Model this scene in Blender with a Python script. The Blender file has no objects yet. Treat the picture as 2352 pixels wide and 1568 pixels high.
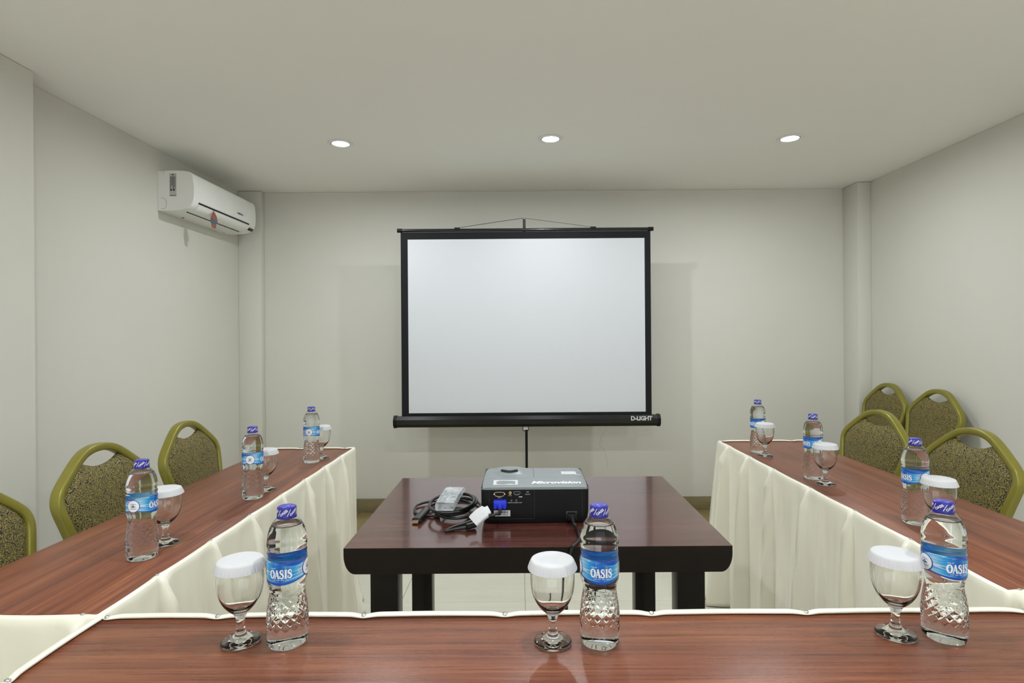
import bpy, bmesh, math, random
from mathutils import Vector, Matrix, Euler

# ------------------------------------------------------------------ camera / light / exposure
scene = bpy.context.scene
COL = scene.collection
F_PX, VPX, VPY, ROLL, CAM_Z = 1300.0, 1197.0, 776.0, math.radians(0.42), 1.27
cam_data = bpy.data.cameras.new('camera')
cam_data.sensor_width = 36.0
cam_data.lens = F_PX / 2352 * 36.0
cam_data.shift_x = -(VPX - 1176) / 2352
cam_data.shift_y = -(784 - VPY) / 2352
cam_data.clip_start = 0.02
cam = bpy.data.objects.new('camera', cam_data)
COL.objects.link(cam)
cam.matrix_world = Matrix.Translation((0, 0, CAM_Z)) @ Matrix.Rotation(ROLL, 4, 'Y') @ Matrix.Rotation(math.pi / 2, 4, 'X')
scene.camera = cam

world = bpy.data.worlds.new('world')
scene.world = world
world.use_nodes = True
world.node_tree.nodes['Background'].inputs[0].default_value = (0.90, 0.95, 1.0, 1)
world.node_tree.nodes['Background'].inputs[1].default_value = 1.9

scene.view_settings.view_transform = 'Standard'
scene.view_settings.look = 'None'
scene.view_settings.gamma = 1.0
scene.view_settings.use_curve_mapping = False
scene.view_settings.exposure = 0.07
scene.cycles.max_bounces = 9
scene.cycles.diffuse_bounces = 4
scene.cycles.glossy_bounces = 3
scene.cycles.transmission_bounces = 9
scene.cycles.transparent_max_bounces = 8
scene.cycles.adaptive_threshold = 0.05
scene.cycles.use_light_tree = False

CEIL = 2.353
LAMP_XY = [(-0.99, 3.13), (0.168, 3.08), (1.48, 3.10),
           (-0.99, 1.03), (0.168, 1.03), (1.48, 1.03),
           (-0.99, -1.05), (0.168, -1.05), (1.48, -1.05)]
LAMP_W = 9.6
LAMP_COL = (0.91, 0.965, 1.0)

random.seed(7)
PI = math.pi


# ------------------------------------------------------------------ helpers
def ray(x, y):
    dx, dy = (x - VPX) / F_PX, (VPY - y) / F_PX
    c, s = math.cos(ROLL), math.sin(ROLL)
    return dx * c + dy * s, -dx * s + dy * c


def on_z(x, y, z):
    """pixel -> point on the horizontal plane z"""
    u, v = ray(x, y)
    d = (z - CAM_Z) / v
    return Vector((u * d, d, z))


def on_y(x, y, d):
    u, v = ray(x, y)
    return Vector((u * d, d, CAM_Z + v * d))


def on_x(x, y, X):
    u, v = ray(x, y)
    d = X / u
    return Vector((X, d, CAM_Z + v * d))


def link(o, parent=None):
    COL.objects.link(o)
    if parent is not None:
        o.parent = parent
    return o


def tag(o, label=None, cat=None, group=None, kind=None):
    if label: o['label'] = label
    if cat: o['category'] = cat
    if group: o['group'] = group
    if kind: o['kind'] = kind
    return o


def empty(name, loc=(0, 0, 0), rz=0.0, label=None, cat=None, group=None):
    o = bpy.data.objects.new(name, None)
    o.empty_display_size = 0.05
    o.location = loc
    o.rotation_euler = (0, 0, rz)
    link(o)
    return tag(o, label, cat, group)


def obj_bm(name, bm, mat, parent=None, smooth=False, recalc=True):
    if recalc:
        bmesh.ops.recalc_face_normals(bm, faces=bm.faces)
    me = bpy.data.meshes.new(name)
    bm.to_mesh(me)
    bm.free()
    if smooth:
        for p in me.polygons: p.use_smooth = True
    if mat: me.materials.append(mat)
    return link(bpy.data.objects.new(name, me), parent)


def smooth_by_angle(o, ang=35):
    me = o.data
    for p in me.polygons: p.use_smooth = True
    bm = bmesh.new(); bm.from_mesh(me)
    for e in bm.edges:
        if len(e.link_faces) == 2 and e.calc_face_angle(0) > math.radians(ang):
            e.smooth = False
    bm.to_mesh(me); bm.free()
    return o


def obj_mesh(name, verts, faces, mat, parent=None, smooth=False, uvs=None):
    me = bpy.data.meshes.new(name)
    me.from_pydata([tuple(v) for v in verts], [], faces)
    if uvs is not None:
        uvl = me.uv_layers.new(name='UVMap')
        for l in me.loops:
            uvl.data[l.index].uv = uvs[l.vertex_index]
    if smooth:
        for p in me.polygons: p.use_smooth = True
    if mat: me.materials.append(mat)
    me.update()
    return link(bpy.data.objects.new(name, me), parent)


def bm_box(bm, c, s, bevel=0.0, seg=2, rot=None):
    m = Matrix.Translation(c)
    if rot is not None: m = m @ rot
    m = m @ Matrix.Diagonal((s[0], s[1], s[2], 1))
    r = bmesh.ops.create_cube(bm, size=1.0, matrix=m)
    if bevel > 0:
        es = list({e for v in r['verts'] for e in v.link_edges})
        bmesh.ops.bevel(bm, geom=es, offset=bevel, segments=seg, profile=0.5, affect='EDGES')
    return bm


def box(name, c, s, mat, parent=None, bevel=0.0, seg=2, rot=None):
    bm = bmesh.new()
    bm_box(bm, c, s, bevel, seg, rot)
    o = obj_bm(name, bm, mat, parent)
    if bevel > 0: smooth_by_angle(o, 40)
    return o


def lathe_data(profile, n=48, rfun=None, closed=False):
    """profile: list of (r,z). r==0 gives poles."""
    verts, faces, rings = [], [], []
    for (r, z) in profile:
        if r <= 1e-9:
            rings.append([len(verts)]); verts.append((0, 0, z))
        else:
            ring = []
            for k in range(n):
                a = 2 * PI * k / n
                rr = r if rfun is None else rfun(r, z, a)
                ring.append(len(verts)); verts.append((rr * math.cos(a), rr * math.sin(a), z))
            rings.append(ring)
    pairs = list(zip(rings[:-1], rings[1:]))
    if closed: pairs.append((rings[-1], rings[0]))
    for a, b in pairs:
        if len(a) == 1 and len(b) == 1: continue
        for k in range(n):
            k2 = (k + 1) % n
            if len(a) == 1: faces.append((a[0], b[k2], b[k]))
            elif len(b) == 1: faces.append((a[k], a[k2], b[0]))
            else: faces.append((a[k], a[k2], b[k2], b[k]))
    return verts, faces


def lathe(name, profile, mat, parent=None, n=48, rfun=None, loc=None, smooth=True, closed=False, ang=None):
    v, f = lathe_data(profile, n, rfun, closed)
    o = obj_mesh(name, v, f, mat, parent, smooth)
    bm = bmesh.new(); bm.from_mesh(o.data)
    bmesh.ops.recalc_face_normals(bm, faces=bm.faces)
    bm.to_mesh(o.data); bm.free()
    if ang: smooth_by_angle(o, ang)
    if loc: o.location = loc
    return o


def catmull(pts, per=8, closed=False):
    pts = [Vector(p) for p in pts]
    n = len(pts)
    out = []
    rng = range(n) if closed else range(n - 1)
    for i in rng:
        p0 = pts[(i - 1) % n] if (closed or i > 0) else pts[0] * 2 - pts[1]
        p1 = pts[i]; p2 = pts[(i + 1) % n]
        p3 = pts[(i + 2) % n] if (closed or i + 2 < n) else pts[-1] * 2 - pts[-2]
        for k in range(per):
            t = k / per
            out.append(0.5 * ((2 * p1) + (p2 - p0) * t + (2 * p0 - 5 * p1 + 4 * p2 - p3) * t * t + (3 * p1 - p0 - 3 * p2 + p3) * t ** 3))
    if not closed: out.append(pts[-1])
    return out


def sweep_into(bm, path, section, closed=False, up=None, cap=True, scale=None):
    """sweep a closed 2D section [(a,b)...] along path. up: fixed reference vector -> b axis"""
    path = [Vector(p) for p in path]
    n = len(path)
    rings = []
    prev_b = None
    for i, p in enumerate(path):
        if closed: t = path[(i + 1) % n] - path[(i - 1) % n]
        else: t = path[min(i + 1, n - 1)] - path[max(i - 1, 0)]
        t = t.normalized() if t.length > 1e-9 else Vector((0, 0, 1))
        if up is not None: b = Vector(up)
        elif prev_b is not None: b = prev_b
        else: b = Vector((0, 0, 1)) if abs(t.z) < 0.9 else Vector((1, 0, 0))
        b = (b - t * b.dot(t))
        b = b.normalized() if b.length > 1e-6 else Vector((1, 0, 0))
        prev_b = b
        a = t.cross(b)
        k = scale(i / max(1, n - 1)) if scale else 1.0
        rings.append([bm.verts.new(p + (a * s[0] + b * s[1]) * k) for s in section])
    m = len(section)
    cnt = n if closed else n - 1
    for i in range(cnt):
        r0, r1 = rings[i], rings[(i + 1) % n]
        for k in range(m):
            bm.faces.new((r0[k], r0[(k + 1) % m], r1[(k + 1) % m], r1[k]))
    if cap and not closed:
        bm.faces.new(rings[0][::-1]); bm.faces.new(rings[-1])
    return bm


def circ(r, n=10):
    return [(r * math.cos(2 * PI * k / n), r * math.sin(2 * PI * k / n)) for k in range(n)]


def rrect(w, h, r, seg=2):
    out = []
    for cx, cy, a0 in ((w / 2 - r, h / 2 - r, 0), (-w / 2 + r, h / 2 - r, PI / 2), (-w / 2 + r, -h / 2 + r, PI), (w / 2 - r, -h / 2 + r, 3 * PI / 2)):
        for k in range(seg + 1):
            a = a0 + k / seg * PI / 2
            out.append((cx + r * math.cos(a), cy + r * math.sin(a)))
    return out


def tube(name, path, r, mat, parent=None, n=10, closed=False, scale=None, section=None, up=None):
    bm = bmesh.new()
    sweep_into(bm, path, section or circ(r, n), closed, up=up, scale=scale)
    o = obj_bm(name, bm, mat, parent)
    smooth_by_angle(o, 50)
    return o


def text_mesh(body, size, bold=0.0, shear=0.0, extrude=0.0, align='CENTER', space=1.0):
    """returns (verts, faces) flat text in XY, centred"""
    cu = bpy.data.curves.new('tmp_text', 'FONT')
    cu.body = body; cu.size = size; cu.offset = bold; cu.shear = shear
    cu.extrude = extrude; cu.align_x = align; cu.align_y = 'CENTER'
    cu.space_character = space; cu.resolution_u = 3
    o = bpy.data.objects.new('tmp_text', cu)
    COL.objects.link(o)
    dg = bpy.context.evaluated_depsgraph_get()
    me = bpy.data.meshes.new_from_object(o.evaluated_get(dg))
    v = [x.co.copy() for x in me.vertices]
    f = [tuple(p.vertices) for p in me.polygons]
    bpy.data.objects.remove(o); bpy.data.curves.remove(cu); bpy.data.meshes.remove(me)
    return v, f


def place_flat(verts, origin, xa, ya):
    o, xa, ya = Vector(origin), Vector(xa).normalized(), Vector(ya).normalized()
    za = xa.cross(ya)
    return [o + xa * v.x + ya * v.y + za * v.z for v in verts]


def text_obj(name, body, size, mat, parent, origin, xa, ya, **kw):
    v, f = text_mesh(body, size, **kw)
    return obj_mesh(name, place_flat(v, origin, xa, ya), f, mat, parent)


def copy_tree(o, parent=None):
    c = o.copy()
    COL.objects.link(c)
    if parent is not None:
        c.parent = parent
        c.matrix_parent_inverse = o.matrix_parent_inverse.copy()
    for ch in list(o.children): copy_tree(ch, c)
    return c


# ------------------------------------------------------------------ materials
class NT:
    def __init__(s, name):
        s.m = bpy.data.materials.new(name); s.m.use_nodes = True
        s.t = s.m.node_tree
        s.b = s.t.nodes['Principled BSDF']; s.out = s.t.nodes['Material Output']

    def n(s, typ, **kw):
        nd = s.t.nodes.new(typ)
        for k, v in kw.items(): setattr(nd, k, v)
        return nd

    def l(s, a, b): s.t.links.new(a, b)

    def set(s, node, key, v):
        if hasattr(v, 'is_output') or isinstance(v, bpy.types.NodeSocket): s.l(v, node.inputs[key])
        else: node.inputs[key].default_value = v

    def math(s, op, a, b=None, c=None, clamp=False):
        nd = s.n('ShaderNodeMath', operation=op, use_clamp=clamp)
        s.set(nd, 0, a)
        if b is not None: s.set(nd, 1, b)
        if c is not None: s.set(nd, 2, c)
        return nd.outputs[0]

    def mix(s, fac, a, b, blend='MIX'):
        nd = s.n('ShaderNodeMix', data_type='RGBA', blend_type=blend)
        s.set(nd, 0, fac)
        for key, v in ((6, a), (7, b)):
            if isinstance(v, (tuple, list)): nd.inputs[key].default_value = (*v[:3], 1)
            else: s.l(v, nd.inputs[key])
        return nd.outputs[2]

    def noise(s, vec, scale, detail=3, rough=0.5, dist=0.0, dim='3D'):
        nd = s.n('ShaderNodeTexNoise', noise_dimensions=dim)
        if vec is not None: s.l(vec, nd.inputs['Vector'])
        nd.inputs['Scale'].default_value = scale; nd.inputs['Detail'].default_value = detail
        nd.inputs['Roughness'].default_value = rough; nd.inputs['Distortion'].default_value = dist
        return nd.outputs['Fac']

    def ramp(s, fac, stops):
        nd = s.n('ShaderNodeValToRGB')
        s.l(fac, nd.inputs[0])
        cr = nd.color_ramp
        while len(cr.elements) < len(stops): cr.elements.new(0.5)
        for e, (p, c) in zip(cr.elements, stops):
            e.position = p; e.color = (*c[:3], 1)
        return nd.outputs[0]

    def mapping(s, vec, scale=(1, 1, 1), loc=(0, 0, 0), rot=(0, 0, 0)):
        nd = s.n('ShaderNodeMapping')
        s.l(vec, nd.inputs[0])
        nd.inputs['Scale'].default_value = scale; nd.inputs['Location'].default_value = loc; nd.inputs['Rotation'].default_value = rot
        return nd.outputs[0]

    def bump(s, h, strength=0.2, dist=0.001):
        nd = s.n('ShaderNodeBump')
        s.l(h, nd.inputs['Height']); nd.inputs['Strength'].default_value = strength; nd.inputs['Distance'].default_value = dist
        s.l(nd.outputs[0], s.b.inputs['Normal'])

    def base(s, col=None, rough=None, **kw):
        if col is not None:
            if isinstance(col, (tuple, list)): s.b.inputs['Base Color'].default_value = (*col[:3], 1)
            else: s.l(col, s.b.inputs['Base Color'])
        if rough is not None: s.set(s.b, 'Roughness', rough)
        for k, v in kw.items(): s.set(s.b, k.replace('_', ' '), v)
        return s.m


def plain(name, col, rough=0.5, nscale=60.0, namt=0.06, **kw):
    t = NT(name)
    tc = t.n('ShaderNodeTexCoord').outputs['Object']
    f = t.noise(tc, nscale, 3)
    c = t.mix(f, [x * (1 - namt) for x in col], [min(1, x * (1 + namt)) for x in col])
    return t.base(c, rough, **kw)


def mat_paint(name, col, mott=0.035):
    t = NT(name)
    g = t.n('ShaderNodeNewGeometry').outputs['Position']
    f = t.noise(g, 2.3, 3, 0.6)
    c = t.mix(f, [x * (1 - mott) for x in col], [min(1, x * (1 + mott)) for x in col])
    return t.base(c, 0.62, Specular_IOR_Level=0.3)


def mat_wood(name, dark, mid, light, rough, coat=0.0, grainscale=1.0, pore=0.25, seed=0.0):
    """uses UV in metres: u along the grain, v across"""
    t = NT(name)
    uv = t.n('ShaderNodeUVMap').outputs[0]
    m1 = t.mapping(uv, (1.1 * grainscale, 26 * grainscale, 1), (seed, seed * 2, 0))
    f1 = t.noise(m1, 1.0, 4, 0.62, 0.6, '2D')
    m2 = t.mapping(uv, (3.0 * grainscale, 170 * grainscale, 1), (seed, 0, 0))
    f2 = t.noise(m2, 1.0, 4, 0.65, 0.3, '2D')
    m3 = t.mapping(uv, (0.7, 5, 1), (seed * 3, 1, 0))
    f3 = t.noise(m3, 1.0, 3, 0.5, 1.0, '2D')
    f = t.math('ADD', t.math('MULTIPLY', f1, 0.42), t.math('ADD', t.math('MULTIPLY', f2, 0.42), t.math('MULTIPLY', f3, 0.16)))
    c = t.ramp(f, [(0.33, dark), (0.50, mid), (0.60, [a * .6 + b * .4 for a, b in zip(mid, light)]), (0.70, light)])
    speck = t.noise(t.mapping(uv, (600, 1000, 1)), 1.0, 1, 0.5, 0, '2D')
    t.bump(speck, pore, 0.0006)
    rr = t.math('ADD', rough - 0.04, t.math('MULTIPLY', f2, 0.10))
    return t.base(c, rr, Coat_Weight=coat, Coat_Roughness=0.08)


M = {}
M['wall'] = mat_paint('wall_paint', (0.68, 0.665, 0.60))
M['ceiling'] = mat_paint('ceiling_paint', (0.92, 0.91, 0.86), 0.012)
M['wood'] = mat_wood('table_laminate', (0.075, 0.022, 0.012), (0.185, 0.053, 0.024), (0.36, 0.125, 0.050), 0.27, 0.0, 1.0, 0.3)
M['wood_side'] = mat_wood('side_table_laminate', (0.080, 0.024, 0.013), (0.190, 0.058, 0.028), (0.34, 0.125, 0.055), 0.38, 0.0, 1.0, 0.3, 3.7)
M['darkwood'] = mat_wood('dark_table_top', (0.036, 0.010, 0.007), (0.082, 0.024, 0.017), (0.155, 0.052, 0.036), 0.18, 0.6, 1.4, 0.12, 9.0)
M['espresso'] = plain('espresso_lacquer', (0.0065, 0.0035, 0.0028), 0.30, 20, 0.3, Specular_IOR_Level=0.3)
M['black'] = plain('black_plastic', (0.0045, 0.0045, 0.005), 0.48, 200, 0.15, Specular_IOR_Level=0.25)
M['black_gloss'] = plain('black_gloss', (0.008, 0.008, 0.009), 0.22, 200, 0.1)
M['black_fabric'] = plain('black_border_fabric', (0.010, 0.010, 0.012), 0.7, 300, 0.2, Specular_IOR_Level=0.2)
M['cable'] = plain('black_cable', (0.012, 0.012, 0.012), 0.30, 200, 0.15)
M['steel'] = plain('steel', (0.60, 0.60, 0.58), 0.25, 100, 0.05, Metallic=1.0)
M['brass'] = plain('brass', (0.78, 0.55, 0.18), 0.28, 100, 0.05, Metallic=1.0)
M['gold_steel'] = plain('gold_plated', (0.80, 0.70, 0.45), 0.3, 100, 0.05, Metallic=1.0)
M['white_plastic'] = plain('white_plastic', (0.84, 0.84, 0.81), 0.38, 20, 0.02)
M['paper'] = plain('white_paper', (0.60, 0.60, 0.615), 0.75, 90, 0.02)
M['paper_grey'] = plain('grey_sticker', (0.52, 0.53, 0.51), 0.6, 90, 0.04)
M['print_dark'] = plain('dark_print', (0.03, 0.03, 0.03), 0.6, 90, 0.1)
M['print_grey'] = plain('grey_print', (0.30, 0.30, 0.31), 0.5, 90, 0.05)
M['print_white'] = plain('white_print', (0.85, 0.86, 0.87), 0.45, 90, 0.02)
M['print_dim'] = plain('dim_white_print', (0.36, 0.36, 0.36), 0.5, 90, 0.05)
M['olive'] = plain('olive_painted_steel', (0.255, 0.228, 0.036), 0.33, 35, 0.10, Metallic=0.25)
M['cap'] = plain('blue_cap', (0.022, 0.018, 0.27), 0.30, 90, 0.06)
M['cap_top'] = plain('violet_cap_top', (0.075, 0.065, 0.40), 0.35, 90, 0.05)
M['label_blue'] = plain('dark_blue_print', (0.006, 0.035, 0.30), 0.35, 90, 0.04)
M['green'] = plain('green_print', (0.20, 0.50, 0.10), 0.4, 90, 0.05)
M['vga_blue'] = plain('vga_blue', (0.015, 0.03, 0.55), 0.38, 90, 0.08)
M['red'] = plain('red_band', (0.45, 0.04, 0.05), 0.4, 90, 0.05)
M['sticker'] = plain('clear_sticker_residue', (0.60, 0.63, 0.64), 0.45, 200, 0.12)

t = NT('screen_matte')
M['screen'] = t.base((0.62, 0.635, 0.665), 0.55, Specular_IOR_Level=0.35, Sheen_Weight=0.1)

t = NT('projector_grey')
tc = t.n('ShaderNodeTexCoord').outputs['Object']
M['proj_grey'] = t.base(t.mix(t.noise(tc, 900, 2), (0.20, 0.225, 0.235), (0.27, 0.295, 0.305)), 0.36, Metallic=0.1)

# satin
t = NT('cream_satin')
uv = t.n('ShaderNodeUVMap').outputs[0]
f = t.noise(t.mapping(uv, (160, 160, 1)), 1.0, 2, 0.6, 0, '2D')
f2 = t.noise(t.mapping(uv, (2, 1.2, 1)), 1.0, 3, 0.6, 0, '2D')
c = t.mix(f2, (0.86, 0.82, 0.675), (0.91, 0.88, 0.76))
t.bump(f, 0.06, 0.001)
t.base(c, 0.27, Specular_IOR_Level=0.9, Sheen_Weight=0.2, Sheen_Roughness=0.3)
M['satin'] = t.m

# floor tiles
def mat_tile(name, a, b, rough, sc, streak):
    t = NT(name)
    g = t.n('ShaderNodeNewGeometry').outputs['Position']
    f = t.noise(t.mapping(g, streak), sc, 5, 0.6, 0.8)
    f2 = t.noise(g, sc * 6, 4, 0.7)
    c = t.mix(t.math('ADD', t.math('MULTIPLY', f, 0.7), t.math('MULTIPLY', f2, 0.3)), a, b)
    return t.base(c, rough, Specular_IOR_Level=0.5)
M['tile'] = mat_tile('cream_floor_tile', (0.58, 0.56, 0.46), (0.72, 0.70, 0.60), 0.22, 2.0, (1, 14, 1))
M['stone'] = mat_tile('olive_stone', (0.14, 0.105, 0.04), (0.36, 0.29, 0.13), 0.25, 5.0, (1, 1, 1))
M['skirting'] = mat_tile('olive_skirting_stone', (0.16, 0.13, 0.065), (0.31, 0.26, 0.14), 0.3, 5.0, (1, 1, 5))
M['grout'] = plain('grout', (0.50, 0.48, 0.40), 0.8, 30, 0.06)


def glass(name, col, ior, rough=0.0):
    t = NT(name)
    return t.base(col, rough, IOR=ior, Transmission_Weight=1.0)
M['water'] = glass('water_in_clear_plastic', (0.945, 0.98, 1.0), 1.33)
M['glass'] = glass('clear_glass', (0.995, 1.0, 0.99), 1.47)
M['pane'] = glass('window_pane_glass', (1, 1, 1), 1.05)

# plastic bag film
t = NT('crinkled_plastic_film')
tc = t.n('ShaderNodeTexCoord').outputs['Object']
f = t.noise(tc, 38, 3, 0.6, 1.5)
tr = t.n('ShaderNodeBsdfTransparent'); tr.inputs[0].default_value = (0.93, 0.95, 0.96, 1)
mx = t.n('ShaderNodeMixShader')
t.l(t.ramp(f, [(0.35, (0.30,) * 3), (0.62, (0.60,) * 3)]), mx.inputs[0])
t.l(tr.outputs[0], mx.inputs[1]); t.l(t.b.outputs[0], mx.inputs[2]); t.l(mx.outputs[0], t.out.inputs[0])
t.bump(f, 0.45, 0.003)
M['film'] = t.base((0.80, 0.84, 0.86), 0.2)

# chair fabric with scribbled roses
def mat_fabric():
    t = NT('olive_rose_fabric')
    uv = t.n('ShaderNodeUVMap').outputs[0]
    wob = t.n('ShaderNodeTexNoise', noise_dimensions='2D')
    t.l(uv, wob.inputs['Vector']); wob.inputs['Scale'].default_value = 110; wob.inputs['Detail'].default_value = 1
    sub = t.n('ShaderNodeVectorMath', operation='SUBTRACT'); t.l(wob.outputs['Color'], sub.inputs[0]); sub.inputs[1].default_value = (0.5, 0.5, 0.5)
    sc = t.n('ShaderNodeVectorMath', operation='SCALE'); t.l(sub.outputs[0], sc.inputs[0]); sc.inputs['Scale'].default_value = 0.011
    add = t.n('ShaderNodeVectorMath', operation='ADD'); t.l(uv, add.inputs[0]); t.l(sc.outputs[0], add.inputs[1])
    S = 31.0
    vo = t.n('ShaderNodeTexVoronoi', voronoi_dimensions='2D', feature='F1')
    t.l(add.outputs[0], vo.inputs['Vector']); vo.inputs['Scale'].default_value = S; vo.inputs['Randomness'].default_value = 0.75
    ve = t.n('ShaderNodeTexVoronoi', voronoi_dimensions='2D', feature='DISTANCE_TO_EDGE')
    t.l(add.outputs[0], ve.inputs['Vector']); ve.inputs['Scale'].default_value = S; ve.inputs['Randomness'].default_value = 0.75
    d = t.n('ShaderNodeVectorMath', operation='SUBTRACT'); t.l(add.outputs[0], d.inputs[0]); t.l(vo.outputs['Position'], d.inputs[1])
    sep = t.n('ShaderNodeSeparateXYZ'); t.l(d.outputs[0], sep.inputs[0])
    ang = t.math('ARCTAN2', sep.outputs[1], sep.outputs[0])
    r = vo.outputs['Distance']
    sc2 = t.n('ShaderNodeSeparateColor'); t.l(vo.outputs['Color'], sc2.inputs[0])
    ph = t.math('MULTIPLY', sc2.outputs[0], 6.28)
    squ = t.math('MULTIPLY', t.math('COSINE', t.math('ADD', t.math('MULTIPLY', ang, 5.0), ph)), 0.022)
    spiral = t.math('FRACT', t.math('ADD', t.math('MULTIPLY', t.math('ADD', r, squ), 5.8), t.math('DIVIDE', t.math('ADD', ang, ph), 6.2832)))
    line1 = t.math('LESS_THAN', spiral, 0.45)
    gap = t.noise(add.outputs[0], 170, 1, 0.5, 0, '2D')
    line1 = t.math('MULTIPLY', line1, t.math('GREATER_THAN', gap, 0.30))
    line2 = t.math('LESS_THAN', ve.outputs['Distance'], 0.02)
    ln = t.math('MAXIMUM', line1, t.math('MULTIPLY', line2, t.math('GREATER_THAN', gap, 0.45)))
    w = t.noise(uv, 900, 2, 0.5, 0, '2D')
    gold = t.mix(w, (0.20, 0.155, 0.028), (0.30, 0.235, 0.052))
    c = t.mix(ln, gold, (0.009, 0.010, 0.008))
    t.bump(w, 0.15, 0.001)
    return t.base(c, 0.62, Sheen_Weight=0.05)
M['fabric'] = mat_fabric()

# bottle label: uv u = angle/2pi (0 at the word), v = height 0..1
t = NT('blue_bottle_label')
uv = t.n('ShaderNodeUVMap').outputs[0]
sp = t.n('ShaderNodeSeparateXYZ'); t.l(uv, sp.inputs[0])
u, v = sp.outputs[0], sp.outputs[1]
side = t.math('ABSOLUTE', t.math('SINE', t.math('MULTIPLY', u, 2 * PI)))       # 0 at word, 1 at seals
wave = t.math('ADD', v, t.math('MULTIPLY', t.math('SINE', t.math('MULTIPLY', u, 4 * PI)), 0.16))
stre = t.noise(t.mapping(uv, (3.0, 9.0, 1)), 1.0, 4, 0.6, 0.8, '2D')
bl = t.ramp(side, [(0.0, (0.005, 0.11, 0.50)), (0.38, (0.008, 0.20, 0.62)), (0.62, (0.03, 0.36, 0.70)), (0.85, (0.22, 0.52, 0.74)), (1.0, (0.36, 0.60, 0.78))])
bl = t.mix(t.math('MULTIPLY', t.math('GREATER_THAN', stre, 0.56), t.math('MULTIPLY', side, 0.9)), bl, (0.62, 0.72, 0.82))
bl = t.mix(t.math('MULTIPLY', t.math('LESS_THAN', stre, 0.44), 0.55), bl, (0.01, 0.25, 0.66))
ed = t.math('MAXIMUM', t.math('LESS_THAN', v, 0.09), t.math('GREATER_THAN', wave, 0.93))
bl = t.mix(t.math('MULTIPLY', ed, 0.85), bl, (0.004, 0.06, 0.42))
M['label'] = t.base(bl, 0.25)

t = NT('lamp_face')
t.b.inputs['Emission Color'].default_value = (1, 0.985, 0.95, 1)
t.b.inputs['Emission Strength'].default_value = 14.0
M['lamp'] = t.base((0.9, 0.9, 0.9), 0.4)
M['lamp'].cycles.emission_sampling = 'NONE'

# leather tag
t = NT('orange_blue_tag')
tc = t.n('ShaderNodeTexCoord').outputs['Object']
sp = t.n('ShaderNodeSeparateXYZ'); t.l(tc, sp.inputs[0])
z = t.math('ADD', sp.outputs[2], t.math('MULTIPLY', sp.outputs[1], 0.35))
c = t.mix(t.noise(tc, 90, 4, 0.7), (0.13, 0.035, 0.015), (0.36, 0.11, 0.05))
band = t.math('MULTIPLY', t.math('LESS_THAN', z, -0.060), t.math('GREATER_THAN', z, -0.088))
c = t.mix(band, c, (0.055, 0.09, 0.125))
M['tag'] = t.base(c, 0.6)

# ------------------------------------------------------------------ the room
LX, RX, BY, FY = -2.05, 2.47, 4.17, -2.3
TH = 0.12


def struct(o):
    o['kind'] = 'structure'
    return o


# floor: grout bed + tiles
floor = struct(box('floor', ((LX + RX) / 2, (BY + FY) / 2, -0.03), (RX - LX + 2 * TH, BY - FY + 2 * TH, 0.05), M['grout']))
TILE, GAP = 0.60, 0.0022


def tile_mesh(name, sx, sy, mat):
    bm = bmesh.new()
    bm_box(bm, (0, 0, -0.0035), (sx, sy, 0.007))
    for f in list(bm.faces):
        pass
    top = [e for e in bm.edges if all(v.co.z > -0.001 for v in e.verts)]
    bmesh.ops.bevel(bm, geom=top, offset=0.0012, segments=1, affect='EDGES')
    me = bpy.data.meshes.new(name)
    bm.to_mesh(me); bm.free()
    me.materials.append(mat)
    return me


def lay(x0, x1, y0, y1, me_cache, mat):
    sx, sy = round(x1 - x0 - GAP, 4), round(y1 - y0 - GAP, 4)
    if sx < 0.02 or sy < 0.02: return
    key = (sx, sy, mat.name)
    if key not in me_cache: me_cache[key] = tile_mesh('tile', sx, sy, mat)
    o = bpy.data.objects.new('tile', me_cache[key])
    o.location = ((x0 + x1) / 2, (y0 + y1) / 2, 0.0 + 0.0)
    link(o, floor)


cache = {}
xs = [LX] + [k * TILE + 0.01 for k in range(-3, 5)] + [RX]
ys = [FY] + [2.73 + TILE * k for k in range(-8, 2)] + [3.57]
for i in range(len(xs) - 1):
    for j in range(len(ys) - 1):
        lay(xs[i], xs[i + 1], ys[j], ys[j + 1], cache, M['tile'])
    lay(xs[i], xs[i + 1], 3.57, BY, cache, M['stone'])

struct(box('ceiling', ((LX + RX) / 2, (BY + FY) / 2, CEIL + 0.05), (RX - LX + 2 * TH, BY - FY + 2 * TH, 0.10), M['ceiling']))
wall_back = struct(box('wall_back', ((LX + RX) / 2, BY + TH / 2, CEIL / 2), (RX - LX + 2 * TH, TH, CEIL - 0.002), M['wall']))
struct(box('wall_left', (LX - TH / 2, (BY + FY) / 2, CEIL / 2), (TH, BY - FY - 0.002, CEIL - 0.002), M['wall']))
struct(box('wall_right', (RX + TH / 2, (BY + FY) / 2, CEIL / 2), (TH, BY - FY - 0.002, CEIL - 0.002), M['wall']))
# shallow pilasters
box('trim_1', ((LX - 1.95) / 2, 0.9, CEIL / 2), (LX and 0.10, 2.74, CEIL - 0.004), M['wall']); struct(bpy.data.objects['trim_1'])
struct(box('trim_2', ((LX - 1.885) / 2, (BY + 4.11) / 2, CEIL / 2), (-1.885 - LX, BY - 4.11, CEIL - 0.004), M['wall'], bevel=0.004))
struct(box('trim_3', ((RX + 2.375) / 2, (BY + 3.985) / 2, CEIL / 2), (RX - 2.375, BY - 3.985, CEIL - 0.004), M['wall'], bevel=0.004))
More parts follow.
